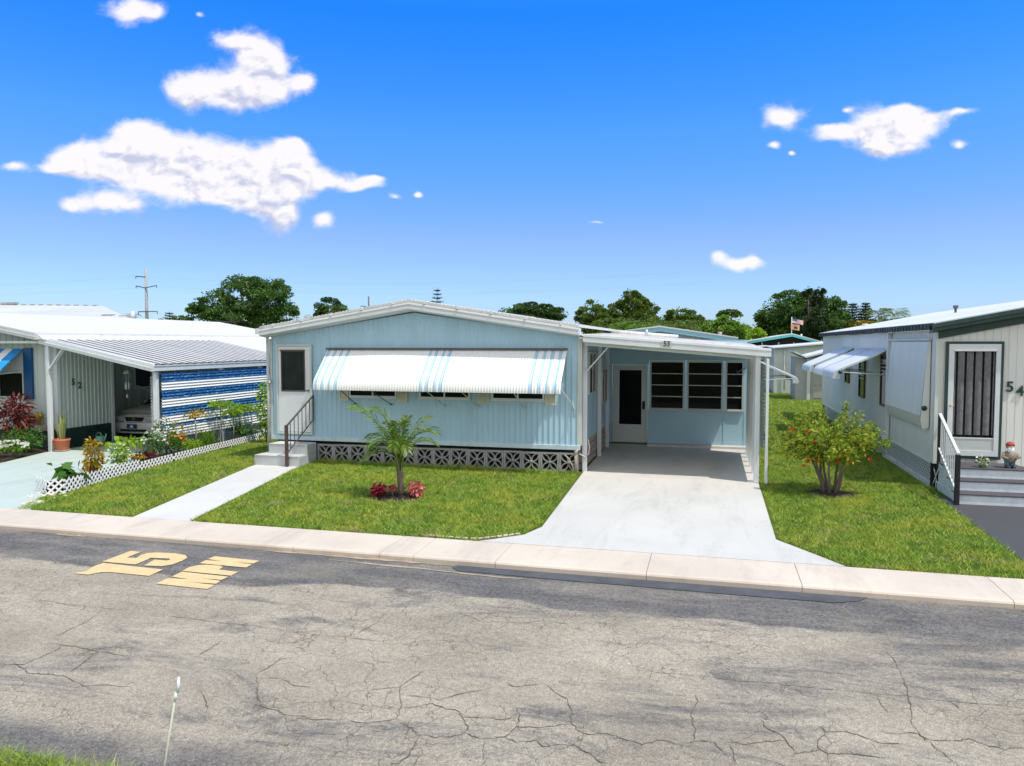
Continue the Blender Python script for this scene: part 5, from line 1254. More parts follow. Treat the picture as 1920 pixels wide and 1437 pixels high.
for s_ in (-1, 1):
    for dy in (.82, 3.5):
        f = MB(); xw = cx + s_ * .78
        f.tube([(xw - .09, yf + dy, .31), (xw + .09, yf + dy, .31)], .305, 20); wl = f.build('wheel', M['rubber'], CR)
        f = MB(); f.tube([(xw + s_ * .088, yf + dy, .31), (xw + s_ * .10, yf + dy, .31)], .20, 20)
        rim = f.build('rim', M['chrome'], wl)
        f = MB()
        for q in range(7):
            a = q * .898; f.tube([(xw + s_ * .095, yf + dy + .13 * math.cos(a), .31 + .13 * math.sin(a)), (xw + s_ * .104, yf + dy + .13 * math.cos(a), .31 + .13 * math.sin(a))], .026, 8)
        f.build('rim_hole', M['black'], wl)
for s_ in (-1, 1):
    f = MB(); f.tube([(cx + s_ * .80, yf + 1.55, .95), (cx + s_ * .92, yf + 1.53, 1.0)], [.03, .05], 8); f.build('side_mirror', M['carpaint'], CR)

# ================================================================== buildings behind
def gablehouse(loc, x0, x1, y0, y1, ze, zp, xp, label, wall, rooff, trim, kind='h'):
    o = root('mobile_home', loc, label, 'mobile home')
    f = MB(); f.prism([(x0 + .15, 0), (x1 - .15, 0), (x1 - .15, ze - .1), (xp, zp - .1), (x0 + .15, ze - .1)], 'y', y0, y1); f.build('wall', wall, o)
    f = MB(); f.prism([(x0, ze), (xp, zp), (x1, ze), (x1, ze + .05), (xp, zp + .06), (x0, ze + .05)], 'y', y0 - .3, y1); f.build('roof', rooff, o)
    f = MB(); f.prism([(x0, ze - .16), (xp, zp - .16), (xp, zp), (x0, ze)], 'y', y0 - .28, y0 - .2); f.prism([(xp, zp - .16), (x1, ze - .16), (x1, ze), (xp, zp)], 'y', y0 - .28, y0 - .2); f.build('fascia', trim, o)
    return o
B = gablehouse((-2, 30, 0), -5.6, .95, 30, 41, 2.98, 3.42, -1.95, 'white ribbed home with pale teal roof trim right behind the open carport', M['white'], M['whiteroof'], M['tealgrey'])
f = MB(); louvres(f, -1.5, 0, .01, 0, 0.01, 1)
f = MB()
for i in range(9):
    z = 2.35 + i * .115; xm0 = -5.2 if z < 2.85 else -1.95 - (3.30 - z) * 7.5; xm1 = .80 if z < 2.85 else -1.95 + (3.30 - z) * 5.8
    if xm1 - xm0 > .2: f.add([(xm0, 29.90, z), (xm1, 29.90, z), (xm1, 29.99, z + .09), (xm0, 29.99, z + .09), (xm0, 29.99, z), (xm1, 29.99, z)], [(0, 1, 2, 3), (0, 4, 5, 1)])
f.build('siding_rib', M['awnwhite'], B)
f = MB(); corr(f, (-1.5, 29.6), (.93, 29.6), lambda t: 2.52, lambda t: 2.84 - .0 * t, (0, -1), .12, .03, 'rib'); f.build('corrugated_panel', M['white'], B)
f = MB(); f.tube([(.3, 31, 3.05), (.3, 31, 3.25)], [.05, .09], 8); f.build('roof_vent', M['stone'], B)
B = gablehouse((5.2, 56, 0), 1.6, 7.6, 56, 68, 2.78, 3.42, 5.36, 'home with turquoise roof edge and dark screened gable porch', M['black'], M['whiteroof'], M['teal'])
f = MB()
for x in (2.6, 3.4, 4.5, 5.5, 6.4): f.box(x - .04, x + .04, 55.9, 55.98, 0, 2.85)
f.box(1.8, 7.4, 55.9, 55.96, 2.55, 2.62); f.build('porch_post', M['ivory'], B)
f = MB(); f.tube([(6.2, 58, 3.2), (6.2, 58, 3.45)], .06, 8); f.build('roof_vent', M['white'], B)
# small pale roof between them
o = root('mobile_home', (1.6, 50, 0), 'low home with pale grey roof and white porch rails far down the lawn', 'mobile home')
f = MB(); f.box(1.5, 3.3, 48, 54, 0, 2.3)
f.build('wall', M['sidewhite'], o)
f = MB(); f.prism([(.9, 2.42), (3.4, 2.62), (3.4, 2.66), (.9, 2.47)], 'y', 47.6, 54); f.build('roof', M['whiteroof'], o)
f = MB()
for i in range(5): f.box(1.75 + i * .28, 1.9 + i * .28, 47.95, 47.99, 1.75, 2.15)
f.build('window', M['glass'], o)
f = MB(); f.box(2.0, 2.12, 47.9, 47.96, 1.05, 1.5); f.build('wall_lamp', M['brightblue'], o)
# long white home whose side faces the lawn
o = root('mobile_home', (4.6, 44, 0), 'long white home with low pitched roof behind the grey shed', 'mobile home')
f = MB(); f.prism([(3.35, 0), (7.5, 0), (7.5, 2.85), (3.35, 2.48)], 'y', 44.5, 55); f.build('wall', M['sidewhite'], o)
f = MB(); f.prism([(3.25, 2.50), (8, 2.92), (8, 2.99), (3.25, 2.57)], 'y', 44.2, 55.2); f.build('roof', M['whiteroof'], o)
f = MB(); f.tube([(3.9, 44.4, 2.5), (3.9, 44.4, .2)], .04, 6); f.build('downspout', M['white'], o)
# shed
o = root('garden_shed', (5.0, 39.5, 0), 'grey storage shed with taupe double doors and lean white roof', 'shed')
f = MB(); f.prism([(4.0, 0), (4.55, 0), (4.55, 2.0), (4.0, 2.15)], 'y', 39.6, 42); f.prism([(4.55, 0), (7, 0), (7, 2.75), (4.55, 2.05)], 'y', 39.6, 42); f.build('wall', M['shedgrey'], o)
f = MB(); f.box(4.52, 4.68, 39.5, 39.6, 0, 1.98); f.box(6.1, 6.25, 39.5, 39.6, 0, 1.98); f.box(4.52, 6.25, 39.48, 39.6, 1.98, 2.06); f.build('door_frame', M['sidewhite'], o)
for x0, x1 in ((4.70, 5.38), (5.42, 6.08)):
    f = MB(); f.box(x0, x1, 39.52, 39.6, .02, 1.95); f.box(x0 + .09, x1 - .09, 39.5, 39.52, .75, 1.8); f.box(x0 + .09, x1 - .09, 39.5, 39.52, .12, .62); f.build('door', M['shed'], o, bevel=.01)
f = MB(); f.prism([(3.88, 2.36), (4.45, 2.08), (7.2, 2.86), (7.2, 2.93), (4.4, 2.16), (3.9, 2.42)], 'y', 39.2, 42.3); f.build('roof', M['whiteroof'], o)
f = MB(); f.prism([(4.45, 2.03), (7.2, 2.80), (7.2, 2.86), (4.45, 2.09)], 'y', 39.16, 39.22); f.build('fascia', M['dkgreen'], o)
# dark leaning stump at the far corner of 54
f = MB(); f.tube([(4.40, 32.4, 0), (4.46, 32.4, .5), (4.50, 32.4, .95), (4.62, 32.4, 1.22)], [.11, .09, .12, .10], 8)
tag(f.build('tree_stump', M['darkwood'], loc=(4.45, 32.4, 0)), 'dark bare stump standing at the far corner of the white board sided home', 'tree stump')
# big pale roof beyond the left home
o = root('mobile_home', (-34, 34, 0), 'long pale grey metal roofed building beyond the left home', 'building')
f = MB(); f.prism([(-48, 32.6), (-29.2, 32.6), (-37.4, 42), (-48, 42)], 'z', 0, 3.75); f.build('wall', M['sidewhite'], o)
f = MB(); v = [(-48.5, 32, 3.9), (-27.9, 32, 3.9), (-34.6, 37, 4.98), (-48.5, 37, 5.3), (-48.5, 42.5, 3.9), (-37.2, 42.5, 3.9)]
f.add(v, [(0, 1, 2, 3), (3, 2, 5, 4), (1, 5, 2), (0, 3, 4), (0, 4, 5, 1)]); f.build('roof', M['greyroof'], o)
f = MB()
for i in range(19): x = -47 + i * .65; f.box(x, x + .3, 36.95, 37.05, 4.97 + (-34.6 - x) / 13.9 * .32 - .0, 5.03 + (-34.6 - x) / 13.9 * .32)
f.box(-42, -40.8, 36.9, 37.1, 5.15, 5.28); f.build('ridge_cap', M['wood'], o)
for x, y, z in ((-31.5, 33.6, 4.28), (-30.2, 33.4, 4.2)):
    f = MB(); f.box(x, x + .7, y, y + .2, z - .05, z + .06); f.build('skylight', M['wood'], o)
f = MB(); f.tube([(-28.9, 32.9, 4.0), (-28.9, 32.9, 4.45)], [.14, .08], 8); f.build('roof_vent', M['white'], o)
# roof vents on the right roof
f = MB(); f.tube([(6.32, 22.8, 3.5), (6.32, 22.8, 3.74)], .03, 8); f.box(6.27, 6.37, 22.75, 22.85, 3.74, 3.82); f.build('roof_vent', M['iron'], Q)

# ================================================================== poles, flags, marker
def pole(loc, h, arms, label, r=.22, mat=None):
    o = root('utility_pole', loc, label, 'utility pole'); x, y, z = loc
    f = MB(); f.tube([(x, y, z), (x, y, z + h)], [r * 1.3, r * .75], 8); f.build('shaft', mat or M['wood'], o)
    for za, l0, l1, dz in arms:
        f = MB(); f.tube([(x + l0, y - .2, z + za + dz), (x, y - .2, z + za), (x + l1, y - .2, z + za + dz)], .07, 5)
        for q in (l0, l1):
            if abs(q) > .3: f.tube([(x + q, y - .2, z + za + dz), (x + q, y - .2, z + za + dz - .35)], .05, 5)
        f.build('crossarm', M['iron'], o)
    return o
pole((-76.7, 90, 0), 13.2, [(12.0, -1.5, 0, .15), (10.5, -1.5, 1.9, .3), (7.2, -1.2, 1.9, 0)], 'tall grey utility pole with crossarms behind the left roofs', .22)
pole((-57.1, 120, 0), 10.8, [(8.9, -1.3, 0, .3)], 'distant thin utility pole above the ridge of the blue home', .16, M['iron'])
f = MB()
for k_, (za, ox) in enumerate(((12.1, -1.4), (10.7, 1.8), (7.1, -1.1))):
    for dx in (-1, 1):
        pts = []
        for i in range(25):
            u = i / 24; pts.append((-76.7 + ox + dx * 75 * u, 89.8 + 12 * u * dx, za - 5 * u * (1 - u)))
        f.tube(pts, .005, 3)
tag(f.build('power_line', M['iron'], loc=(-76, 90, 10)), 'thin power lines running either way from the tall utility pole', 'power line')
o = root('flagpole', (5.72, 60, 0), 'slim flagpole flying two flags above the turquoise roof edge', 'flagpole')
f = MB(); f.tube([(5.72, 60, 0), (5.72, 60, 4.75)], .03, 6); f.build('pole', M['ivory'], o)
def flagmesh(x0, z0, w_, h_, droop, fn, ys=60):
    f = MB(); nu, nv_ = 13, 13
    def P_(u, v_): return (x0 + w_ * u, ys + .08 * math.sin(u * 6), z0 - h_ * v_ - droop * u)
    b = [P_(i / nu, j / nv_) for i in range(nu + 1) for j in range(nv_ + 1)]
    f.v = b
    for i in range(nu):
        for j in range(nv_):
            f.f.append((i * (nv_ + 1) + j, (i + 1) * (nv_ + 1) + j, (i + 1) * (nv_ + 1) + j + 1, i * (nv_ + 1) + j + 1)); f.m.append(fn(i, j)); f.sm.append(True)
    return f
fl = paint('flag_red_stripe', (.5, .08, .08)); flb = paint('flag_navy', (.08, .10, .28)); flt = paint('flag_tan', (.50, .30, .20))
flagmesh(5.74, 4.65, .78, .34, .18, lambda i, j: 2 if (i < 6 and j < 7) else j % 2).build('striped_flag', [fl, M['awnwhite'], flb], o)
flagmesh(5.66, 4.24, .60, .42, .10, lambda i, j: 1 if (5 <= i <= 9 and 5 <= j <= 9 and abs(i - 7) <= (j - 4)) else 0, 59.9).build('tan_flag', [flt, M['brown']], o)
o = root('marker_stake', (-3.16, 3.70, -.05), 'thin rod marker with a white reflector tip in the near verge', 'marker')
f = MB(); f.tube([(-3.16, 3.70, -.06), (-3.11, 3.70, .30), (-3.025, 3.70, .72)], .0062, 6); f.build('rod', paint('pale_rod', (.50, .52, .40)), o)
f = MB(); f.tube([(-3.028, 3.70, .70), (-3.02, 3.70, .73), (-3.012, 3.70, .76)], [.005, .012, .012], 6); f.tube([(-3.012, 3.70, .745), (-3.0, 3.70, .80), (-2.995, 3.70, .855)], [.008, .010, .007], 8); f.build('reflector', M['awnwhite'], o)

# ================================================================== trees
def tree(name, label, Y, lobes, mat, n, ls, trunk, bark='bark', tr=.3, depthf=.9, clump=3.2, cat='tree', limbs=True, group=None):
    bx = trunk[0]; o = root(name, (bx, Y, 0), label, cat, group)
    f = MB(); zc = min(l[1] for l in lobes); ztop = max(l[1] for l in lobes)
    fork = (bx + .1, Y, trunk[1])
    f.tube([(bx, Y, -.1), (bx + .05, Y, trunk[1] * .5), fork], [tr * 1.3, tr, tr * .8], 8)
    if limbs:
        for l in lobes:
            e_ = (l[0], Y + random.uniform(-.4, .4), l[1] - l[3] * .1); m_ = ((fork[0] + e_[0]) / 2 + random.uniform(-.3, .3), Y - .2, (fork[2] + e_[2]) / 2 + .15)
            f.tube([fork, m_, e_], [tr * .55, tr * .35, tr * .12], 6)
            for q in range(4):
                a = random.uniform(0, 6.28); f.tube([m_, (l[0] + l[2] * .7 * math.cos(a), Y + l[2] * .6 * math.sin(a), l[1] + l[3] * random.uniform(-.4, .7))], [tr * .2, tr * .05], 5)
    f.build('trunk', M[bark], o)
    L3 = [(l[0], Y, l[1], l[2], max(l[2], l[3]) * depthf, l[3]) for l in lobes]
    V, F = leafcloud(L3, n, ls, .62, .45, clump); npmesh('crown', V, F, mat, o)
    return o
tree('banyan_tree', 'large spreading dark green tree rising above the left white roofs', 70, [(-47.7, 7.48, 2.9, 2.2), (-51.26, 6.97, 1.9, 1.35), (-52.93, 6.14, 1.35, .8), (-44.54, 7.43, 2.4, 2.0), (-43.01, 5.76, 1.6, 1.35), (-48.7, 5.3, 3.3, 1.2), (-46.09, 8.6, 2.1, 1.15), (-53.57, 6.71, .75, .5), (-43.58, 8.4, .95, .75), (-48.2, 9.3, .8, .5), (-45.2, 5.2, 1.6, 1.2)], LM['oak'], 34000, .24, (-46.6, 4.4), 'barklight', .45)
tree('rain_tree', 'wide flat crowned dark tree showing over the right slope of the blue home', 80, [(-20.8, 6.1, 2.2, .58), (-18.71, 6.36, 2.3, .72), (-16.66, 5.9, 1.6, .66), (-18.71, 5.2, 2.88, .86), (-17.5, 6.3, 1.2, .6)], LM['dark'], 20000, .24, (-18.7, 4.0))
tree('pine_like_tree', 'rounded olive green tree just right of the blue roof corner', 75, [(-11.56, 5.9, 1.40, 1.1), (-12.36, 5.38, .96, .8), (-10.5, 5.1, 1.16, 1.06), (-11.4, 4.4, 1.5, .9)], LM['pine'], 14000, .20, (-11.5, 4.0))
tree('pine_like_tree', 'tallest olive green tree of the group behind the carport roof', 75.5, [(-7.63, 6.5, 1.5, 1.1), (-7.89, 7.55, .75, .52), (-6.07, 6.11, .94, .83), (-8.92, 5.88, 1.15, 1.05), (-7.35, 4.9, 2.35, 1.04), (-6.9, 6.9, .7, .5)], LM['pine'], 22000, .20, (-7.5, 4.0))
tree('pine_like_tree', 'smaller open crowned olive tree right of the tallest one', 78, [(-3.14, 5.6, 1.45, .75), (-4.45, 5.14, .97, .54), (-1.84, 5.13, .96, .6), (-3.13, 4.4, 2.2, .8), (-.6, 4.4, 1.2, .6)], LM['pine'], 14000, .20, (-3.1, 4.2))
tree('pine_like_tree', 'low broad olive green tree filling the gap behind the teal trimmed gable', 70, [(-9.3, 4.2, 1.6, .9), (-7.0, 4.1, 1.6, .9), (-4.9, 4.3, 1.5, .8), (-1.3, 4.2, 1.5, .7), (-3.0, 3.9, 1.5, .7)], LM['pine'], 13000, .2, (-5.0, 3.0), 'bark', .25)
tree('umbrella_pine', 'lone small tree with a flat tuft crown on a thin trunk', 90, [(1.89, 6.18, 1.15, .45), (1.13, 6.0, .6, .33), (2.8, 6.0, .55, .33)], LM['pine'], 2600, .2, (1.95, 5.2), 'bark', .12, .8)
tree('bright_tree', 'bright green bushy tree below the lone flat crowned pine', 65, [(1.04, 4.1, 1.67, .79), (-.02, 4.1, .88, .62), (2.1, 3.85, 1.09, .61), (.9, 4.6, .6, .4)], LM['bright'], 7000, .2, (1.0, 3.0), 'bark', .16)
tree('bright_tree', 'low bright green foliage in front of the olive trees behind the carport', 58, [(-5.28, 3.95, 1.29, .4), (-6.89, 4.0, .98, .37), (-4.2, 3.7, .9, .4), (-3.2, 3.5, 1.1, .35)], LM['bright'], 4500, .2, (-5.4, 3.2), 'bark', .14)
tree('mango_tree', 'massive dark green rounded tree behind the turquoise roofed home', 75, [(6.92, 5.96, 2.4, 1.45), (5.52, 4.98, 1.4, 1.25), (7.87, 4.96, 2.48, 1.49), (4.6, 4.9, .6, .6), (10.62, 5.5, 1.3, 1.45), (9.73, 4.46, 2.2, 1.38), (8.6, 6.6, 1.3, 1.0), (6.2, 3.6, 2.0, 1.2), (11.6, 4.6, .9, .9), (10.2, 6.5, .7, .6)], LM['oak'], 48000, .23, (7.6, 3.2), 'bark', .4)
tree('casuarina_tree', 'tall narrow feathery olive tree standing in front of the massive dark tree', 70.5, [(8.55, 5.2, 1.0, 1.8), (8.0, 7.05, .30, .62), (8.95, 7.0, .42, .62), (8.5, 3.6, 1.1, 1.2)], LM['conifer'], 15000, .2, (8.5, 3.0), 'bark', .2)
tree('yellow_tree', 'yellow green shrub like tree at the left foot of the massive dark tree', 62, [(3.2, 3.5, .70, .50), (3.7, 3.2, .6, .4), (2.8, 3.2, .4, .3)], LM['lime'], 1500, .2, (3.2, 2.6), 'bark', .1)
tree('far_bush', 'low dark foliage left of the large spreading tree', 85, [(-67.3, 5.9, .9, .5), (-66.2, 5.8, .8, .35), (-70.0, 5.6, .8, .25)], LM['oak'], 1500, .25, (-67.3, 4.0))
tree('round_tree', 'dense rounded tree seen over the left end of the blue roof', 80, [(-43.01, 6.74, 1.5, 1.3), (-41.8, 6.2, .8, .8), (-44.2, 6.0, .9, .8), (-43, 5.4, 1.8, .8)], LM['dark'], 11000, .22, (-43, 4.8))
tree('treeline_bush', 'strip of low green foliage far behind the home with turquoise roof', 95, [(5.21, 4.1, 1.27, .8), (-1.59, 4.7, .97, .6), (2.6, 4.0, 1.4, .6), (3.9, 4.2, .9, .6)], LM['mid'], 3500, .28, (3.4, 3.2))
tree('rusty_bush', 'reddish brown and green foliage between the massive tree and the far palms', 75, [(12.6, 4.4, 1.0, .45), (11.78, 4.25, .8, .5), (13.8, 4.4, 1.0, .4)], LM['yellow'], 2200, .2, (12.5, 3.5))
tree('far_hedge', 'low green strip of foliage just over the white roof of the right home', 85, [(18.3, 4.9, 1.6, .35), (16.4, 4.8, 1.5, .4)], LM['mid'], 2000, .24, (17.0, 4.0))
def conifer(loc, h, r, tiers, label, mat, name='norfolk_pine', zmin=2.5, dense=1.0):
    o = root(name, loc, label, 'tree'); x, y, z = loc
    f = MB(); f.tube([(x, y, 0), (x, y, h)], [.18, .03], 6); f.build('trunk', M['bark'], o)
    Ps, Ds = [], []
    for t_ in range(tiers):
        u = t_ / tiers; zz = zmin + (h - zmin) * u; rr_ = r * (1 - u) ** .75 + .12
        nb_ = 9
        for b_ in range(nb_):
            a = b_ * 6.283 / nb_ + t_ * .4; k = int(34 * dense * (rr_ / r) + 8); s_ = rng.random((k, 1))
            P = np.array([[x, y, zz]]) + s_ * rr_ * np.array([[math.cos(a), math.sin(a), .22 * 1]]) + rng.normal(size=(k, 3)) * np.array([.07, .07, .03]); Ps.append(P); Ds.append(np.tile([[math.cos(a), math.sin(a), .35]], (k, 1)) + rng.normal(size=(k, 3)) * .5)
    V, F = leaves(np.concatenate(Ps), np.concatenate(Ds), .17, .35, .0); npmesh('crown', V, F, mat, o); return o
conifer((-35.3, 95, 0), 10.2, 1.5, 11, 'pointed tiered conifer tip peeking above the ridge of the blue home', LM['conifer'], zmin=4.5, dense=1.2)
conifer((-68.9, 85, 0), 6.95, 1.3, 8, 'small tiered conifer right of the tall utility pole', LM['conifer'], zmin=4.2, dense=1.3)
conifer((13.2, 80, 0), 6.75, 1.15, 12, 'dark pointed conifer right of the massive dark tree, left one of two', LM['conifer'], 'dark_conifer', 3.6, 1.6)
conifer((14.35, 80, 0), 6.8, .95, 12, 'dark pointed conifer nearest the far palms, right one of two', LM['conifer'], 'dark_conifer', 3.6, 1.6)
def farpalm(loc, h, r, label, n=13, mat=None, w=.06):
    o = root('palm_tree', loc, label, 'palm tree'); x, y, z = loc
    f = MB(); f.tube([(x, y, 0), (x + .1, y, h * .6), (x, y, h)], [.16, .12, .10], 7); f.build('trunk', M['barklight'], o)
    V, F, RP = [], [], []
    for i in range(n):
        a = i * 6.283 / n + random.uniform(-.2, .2); e_ = random.uniform(-.25, .75); frond(RP, V, F, (x, y, h), (x + r * math.cos(a), y + r * math.sin(a), h + r * (e_ - .35)), r * .55, 16, r * .42, w)
    npmesh('crown', np.array(V), np.array(F), mat or LM['palmfar'], o); return o
farpalm((11.75, 60, 0), 4.75, 1.0, 'feathery far palm above the white roof, left of the pair')
farpalm((12.65, 60, 0), 4.65, 1.25, 'feathery far palm above the white roof, right of the pair', 15)
farpalm((-41.2, 78, 0), 6.2, 1.5, 'far palm crown leaning over the left end of the blue roof', 13)
farpalm((-44.6, 79, 0), 5.6, 1.3, 'lower far palm left of the dense rounded tree', 11)
farpalm((-74.7, 85, 0), 6.2, 1.1, 'small palm crown just left of the tall utility pole', 9)
farpalm((-4.9, 60, 0), 3.9, 1.3, 'bright palm crown above the white home behind the carport', 12)
farpalm((-1.9, 62, 0), 3.9, 1.3, 'grey green palm crown above the teal trimmed gable', 12)
farpalm((-6.8, 59, 0), 3.9, 1.1, 'bright palm crown just over the carport roof', 11)

# ================================================================== camera, sun, sky
cam = bpy.data.objects.new('camera', bpy.data.cameras.new('camera')); COL.objects.link(cam); scn.camera = cam
cam.location = (0, 0, 2.81); cam.rotation_euler = (math.pi / 2 - .05277, 0, .257846)
cam.data.sensor_width = 36; cam.data.lens = 36 * 1420 / 1920; cam.data.clip_end = 3000; cam.data.clip_start = .05
sd_ = Vector((-.42, .17, -1)).normalized()
sun = bpy.data.objects.new('sun', bpy.data.lights.new('sun', 'SUN')); COL.objects.link(sun)
sun.data.energy = 2.65; sun.data.angle = R(.53); sun.data.color = (1.0, .945, .86)
sun.rotation_euler = sd_.to_track_quat('-Z', 'Y').to_euler()
wd = bpy.data.worlds.new('World'); scn.world = wd; wd.use_nodes = True; nt = wd.node_tree; nt.nodes.clear()
Lk = nt.links.new
sky = nt.nodes.new('ShaderNodeTexSky'); sky.sky_type = 'NISHITA'; sky.sun_disc = False; sky.sun_elevation = R(65.9); sky.sun_rotation = R(110); sky.air_density = 1.0; sky.dust_density = .35; sky.ozone_density = 2.2
def WM(op, a, b=None, c=None, clamp=False):
    n = nt.nodes.new('ShaderNodeMath'); n.operation = op; n.use_clamp = clamp
    for i, v_ in enumerate((a, b, c)):
        if v_ is None: continue
        if isinstance(v_, (int, float)): n.inputs[i].default_value = v_
        else: Lk(v_, n.inputs[i])
    return n.outputs[0]
tc = nt.nodes.new('ShaderNodeTexCoord')
def dot(vec):
    n = nt.nodes.new('ShaderNodeVectorMath'); n.operation = 'DOT_PRODUCT'; Lk(tc.outputs['Generated'], n.inputs[0]); n.inputs[1].default_value = vec; return n.outputs['Value']
yw = .257846
fh = dot((-math.sin(yw), math.cos(yw), 0)); a_ = WM('DIVIDE', dot((math.cos(yw), math.sin(yw), 0)), WM('MAXIMUM', fh, .05)); b_ = WM('DIVIDE', dot((0, 0, 1)), WM('MAXIMUM', fh, .05))
cmb = nt.nodes.new('ShaderNodeCombineXYZ'); Lk(a_, cmb.inputs[0]); Lk(b_, cmb.inputs[1])
nz = nt.nodes.new('ShaderNodeTexNoise'); nz.inputs['Scale'].default_value = 11; nz.inputs['Detail'].default_value = 3; Lk(cmb.outputs[0], nz.inputs['Vector'])
sub = nt.nodes.new('ShaderNodeVectorMath'); sub.operation = 'SUBTRACT'; Lk(nz.outputs['Color'], sub.inputs[0]); sub.inputs[1].default_value = (.5, .5, .5)
wp = nt.nodes.new('ShaderNodeVectorMath'); wp.operation = 'MULTIPLY_ADD'; Lk(sub.outputs[0], wp.inputs[0]); wp.inputs[1].default_value = (.035, .03, 0); Lk(cmb.outputs[0], wp.inputs[2])
CL = [(-0.489,0.2587,0.0528,0.0268,1),(-0.5382,0.2382,0.0634,0.0197,1),(-0.5907,0.2245,0.0423,0.0113,.8),(-0.4373,0.245,0.0634,0.0317,1),(-0.3751,0.2313,0.0634,0.0352,1),(-0.32,0.2039,0.0528,0.0352,1),(-0.2919,0.2245,0.0423,0.0282,1),(-0.2812,0.2382,0.0246,0.0211,.9),(-0.2997,0.1695,0.0246,0.0225,.95),(-0.2364,0.2142,0.0352,0.0155,.8),(-0.1948,0.2073,0.0282,0.0085,.8),(-0.5783,0.175,0.0197,0.0113,.7),(-0.5292,0.1867,0.0634,0.0169,.45),(-0.6461,0.23,0.0246,0.007,.6),(-0.2441,0.1591,0.0197,0.0169,.8),(-0.1566,0.1922,0.0141,0.0056,.6),(-0.1218,0.1963,0.0077,0.0049,.8),
(-0.4215,0.3302,0.0387,0.0246,1),(-0.3592,0.3336,0.0563,0.0296,1),(-0.3174,0.3539,0.0352,0.0317,.9),(-0.3615,0.393,0.0317,0.0141,.8),(-0.3308,0.3775,0.0387,0.0211,.8),(-0.2694,0.3336,0.0211,0.0141,.65),(-0.4881,0.4266,0.0352,0.0169,.95),(-0.4571,0.4266,0.0155,0.0141,.7),(-0.4022,0.4226,0.0085,0.0049,.5),
(0.3552,0.2914,0.0296,0.0155,.95),(0.478,0.2826,0.0423,0.0268,.95),(0.4368,0.269,0.0493,0.0099,.7),(0.513,0.269,0.0423,0.0225,.7),(0.5401,0.2894,0.0387,0.0141,.75),(0.5814,0.2976,0.0246,0.0056,.6),(0.4857,0.2519,0.0423,0.0113,.6),(0.5826,0.2601,0.0169,0.007,.75),(0.3399,0.2573,0.0099,0.007,.7),(0.3609,0.2471,0.0063,0.0049,.8),(0.436,0.301,0.0085,0.0042,.5),(0.2692,0.1107,0.0155,0.0127,.9),(0.2973,0.1002,0.0246,0.0113,.9),(0.3217,0.1058,0.0155,0.0085,.7),(-0.4886, 0.2758, 0.0352, 0.0183, 1),(-0.5555, 0.2382, 0.0423, 0.0211, 0.9),(-0.4243, 0.2073, 0.0599, 0.0211, 0.9),(-0.3619, 0.1936, 0.0458, 0.0225, 0.9),(-0.4937, 0.2142, 0.0634, 0.0155, 0.8),(-0.5155, 0.1798, 0.0599, 0.0141, 0.55),(-0.3352, 0.3234, 0.0423, 0.0211, 0.9),(-0.2762, 0.3403, 0.0127, 0.0085, 0.6),(-0.1808, 0.2142, 0.0155, 0.0049, 0.6),(-0.2879, 0.2553, 0.0197, 0.0099, 0.8),(0.5052, 0.303, 0.0282, 0.0085, 0.6),(0.4157, 0.2792, 0.0317, 0.007, 0.6),(0.1081, 0.1577, 0.0155, 0.0028, 0.35)]
def field(vec, dy=0.0, idx=None):
    acc = None
    for i, (cx_, cy_, rx, ry, am) in enumerate(CL):
        if idx is not None and i not in idx: continue
        mp = nt.nodes.new('ShaderNodeMapping'); mp.vector_type = 'TEXTURE'; Lk(vec, mp.inputs['Vector'])
        mp.inputs['Location'].default_value = (cx_, cy_ + dy, 0); mp.inputs['Scale'].default_value = (rx * 1.75, ry * 1.75, 1)
        gr_ = nt.nodes.new('ShaderNodeTexGradient'); gr_.gradient_type = 'QUADRATIC_SPHERE'; Lk(mp.outputs[0], gr_.inputs[0])
        gv = WM('MULTIPLY', gr_.outputs['Fac'], 1.6 * am)
        acc = gv if acc is None else WM('ADD', acc, gv)
    return acc
fld = WM('MINIMUM', field(wp.outputs[0]), 1.0)
def fbm(scale, det, ro, off=(0, 0, 0)):
    mp = nt.nodes.new('ShaderNodeMapping'); mp.inputs['Location'].default_value = off; mp.inputs['Scale'].default_value = (1, 1.5, 1); Lk(cmb.outputs[0], mp.inputs[0])
    n = nt.nodes.new('ShaderNodeTexNoise'); n.inputs['Scale'].default_value = scale; n.inputs['Detail'].default_value = det; n.inputs['Roughness'].default_value = ro; n.inputs['Distortion'].default_value = .25; Lk(mp.outputs[0], n.inputs['Vector']); return n.outputs['Fac']
n1 = fbm(20, 9, .62)
n2 = fbm(26, 4, .5)
n2b = fbm(26, 4, .5, (-.006, -.011, 0))
dens = WM('ADD', fld, WM('MULTIPLY', WM('SUBTRACT', n1, .5), 1.6))
inside = WM('MULTIPLY', fld, 6, clamp=True)
mr = nt.nodes.new('ShaderNodeMapRange'); mr.interpolation_type = 'SMOOTHSTEP'; mr.inputs[1].default_value = .16; mr.inputs[2].default_value = .92; Lk(dens, mr.inputs[0])
alpha = WM('MULTIPLY', mr.outputs[0], inside, clamp=True)
alpha = WM('MULTIPLY', alpha, WM('GREATER_THAN', fh, .06))
alpha = WM('MULTIPLY', alpha, .97)
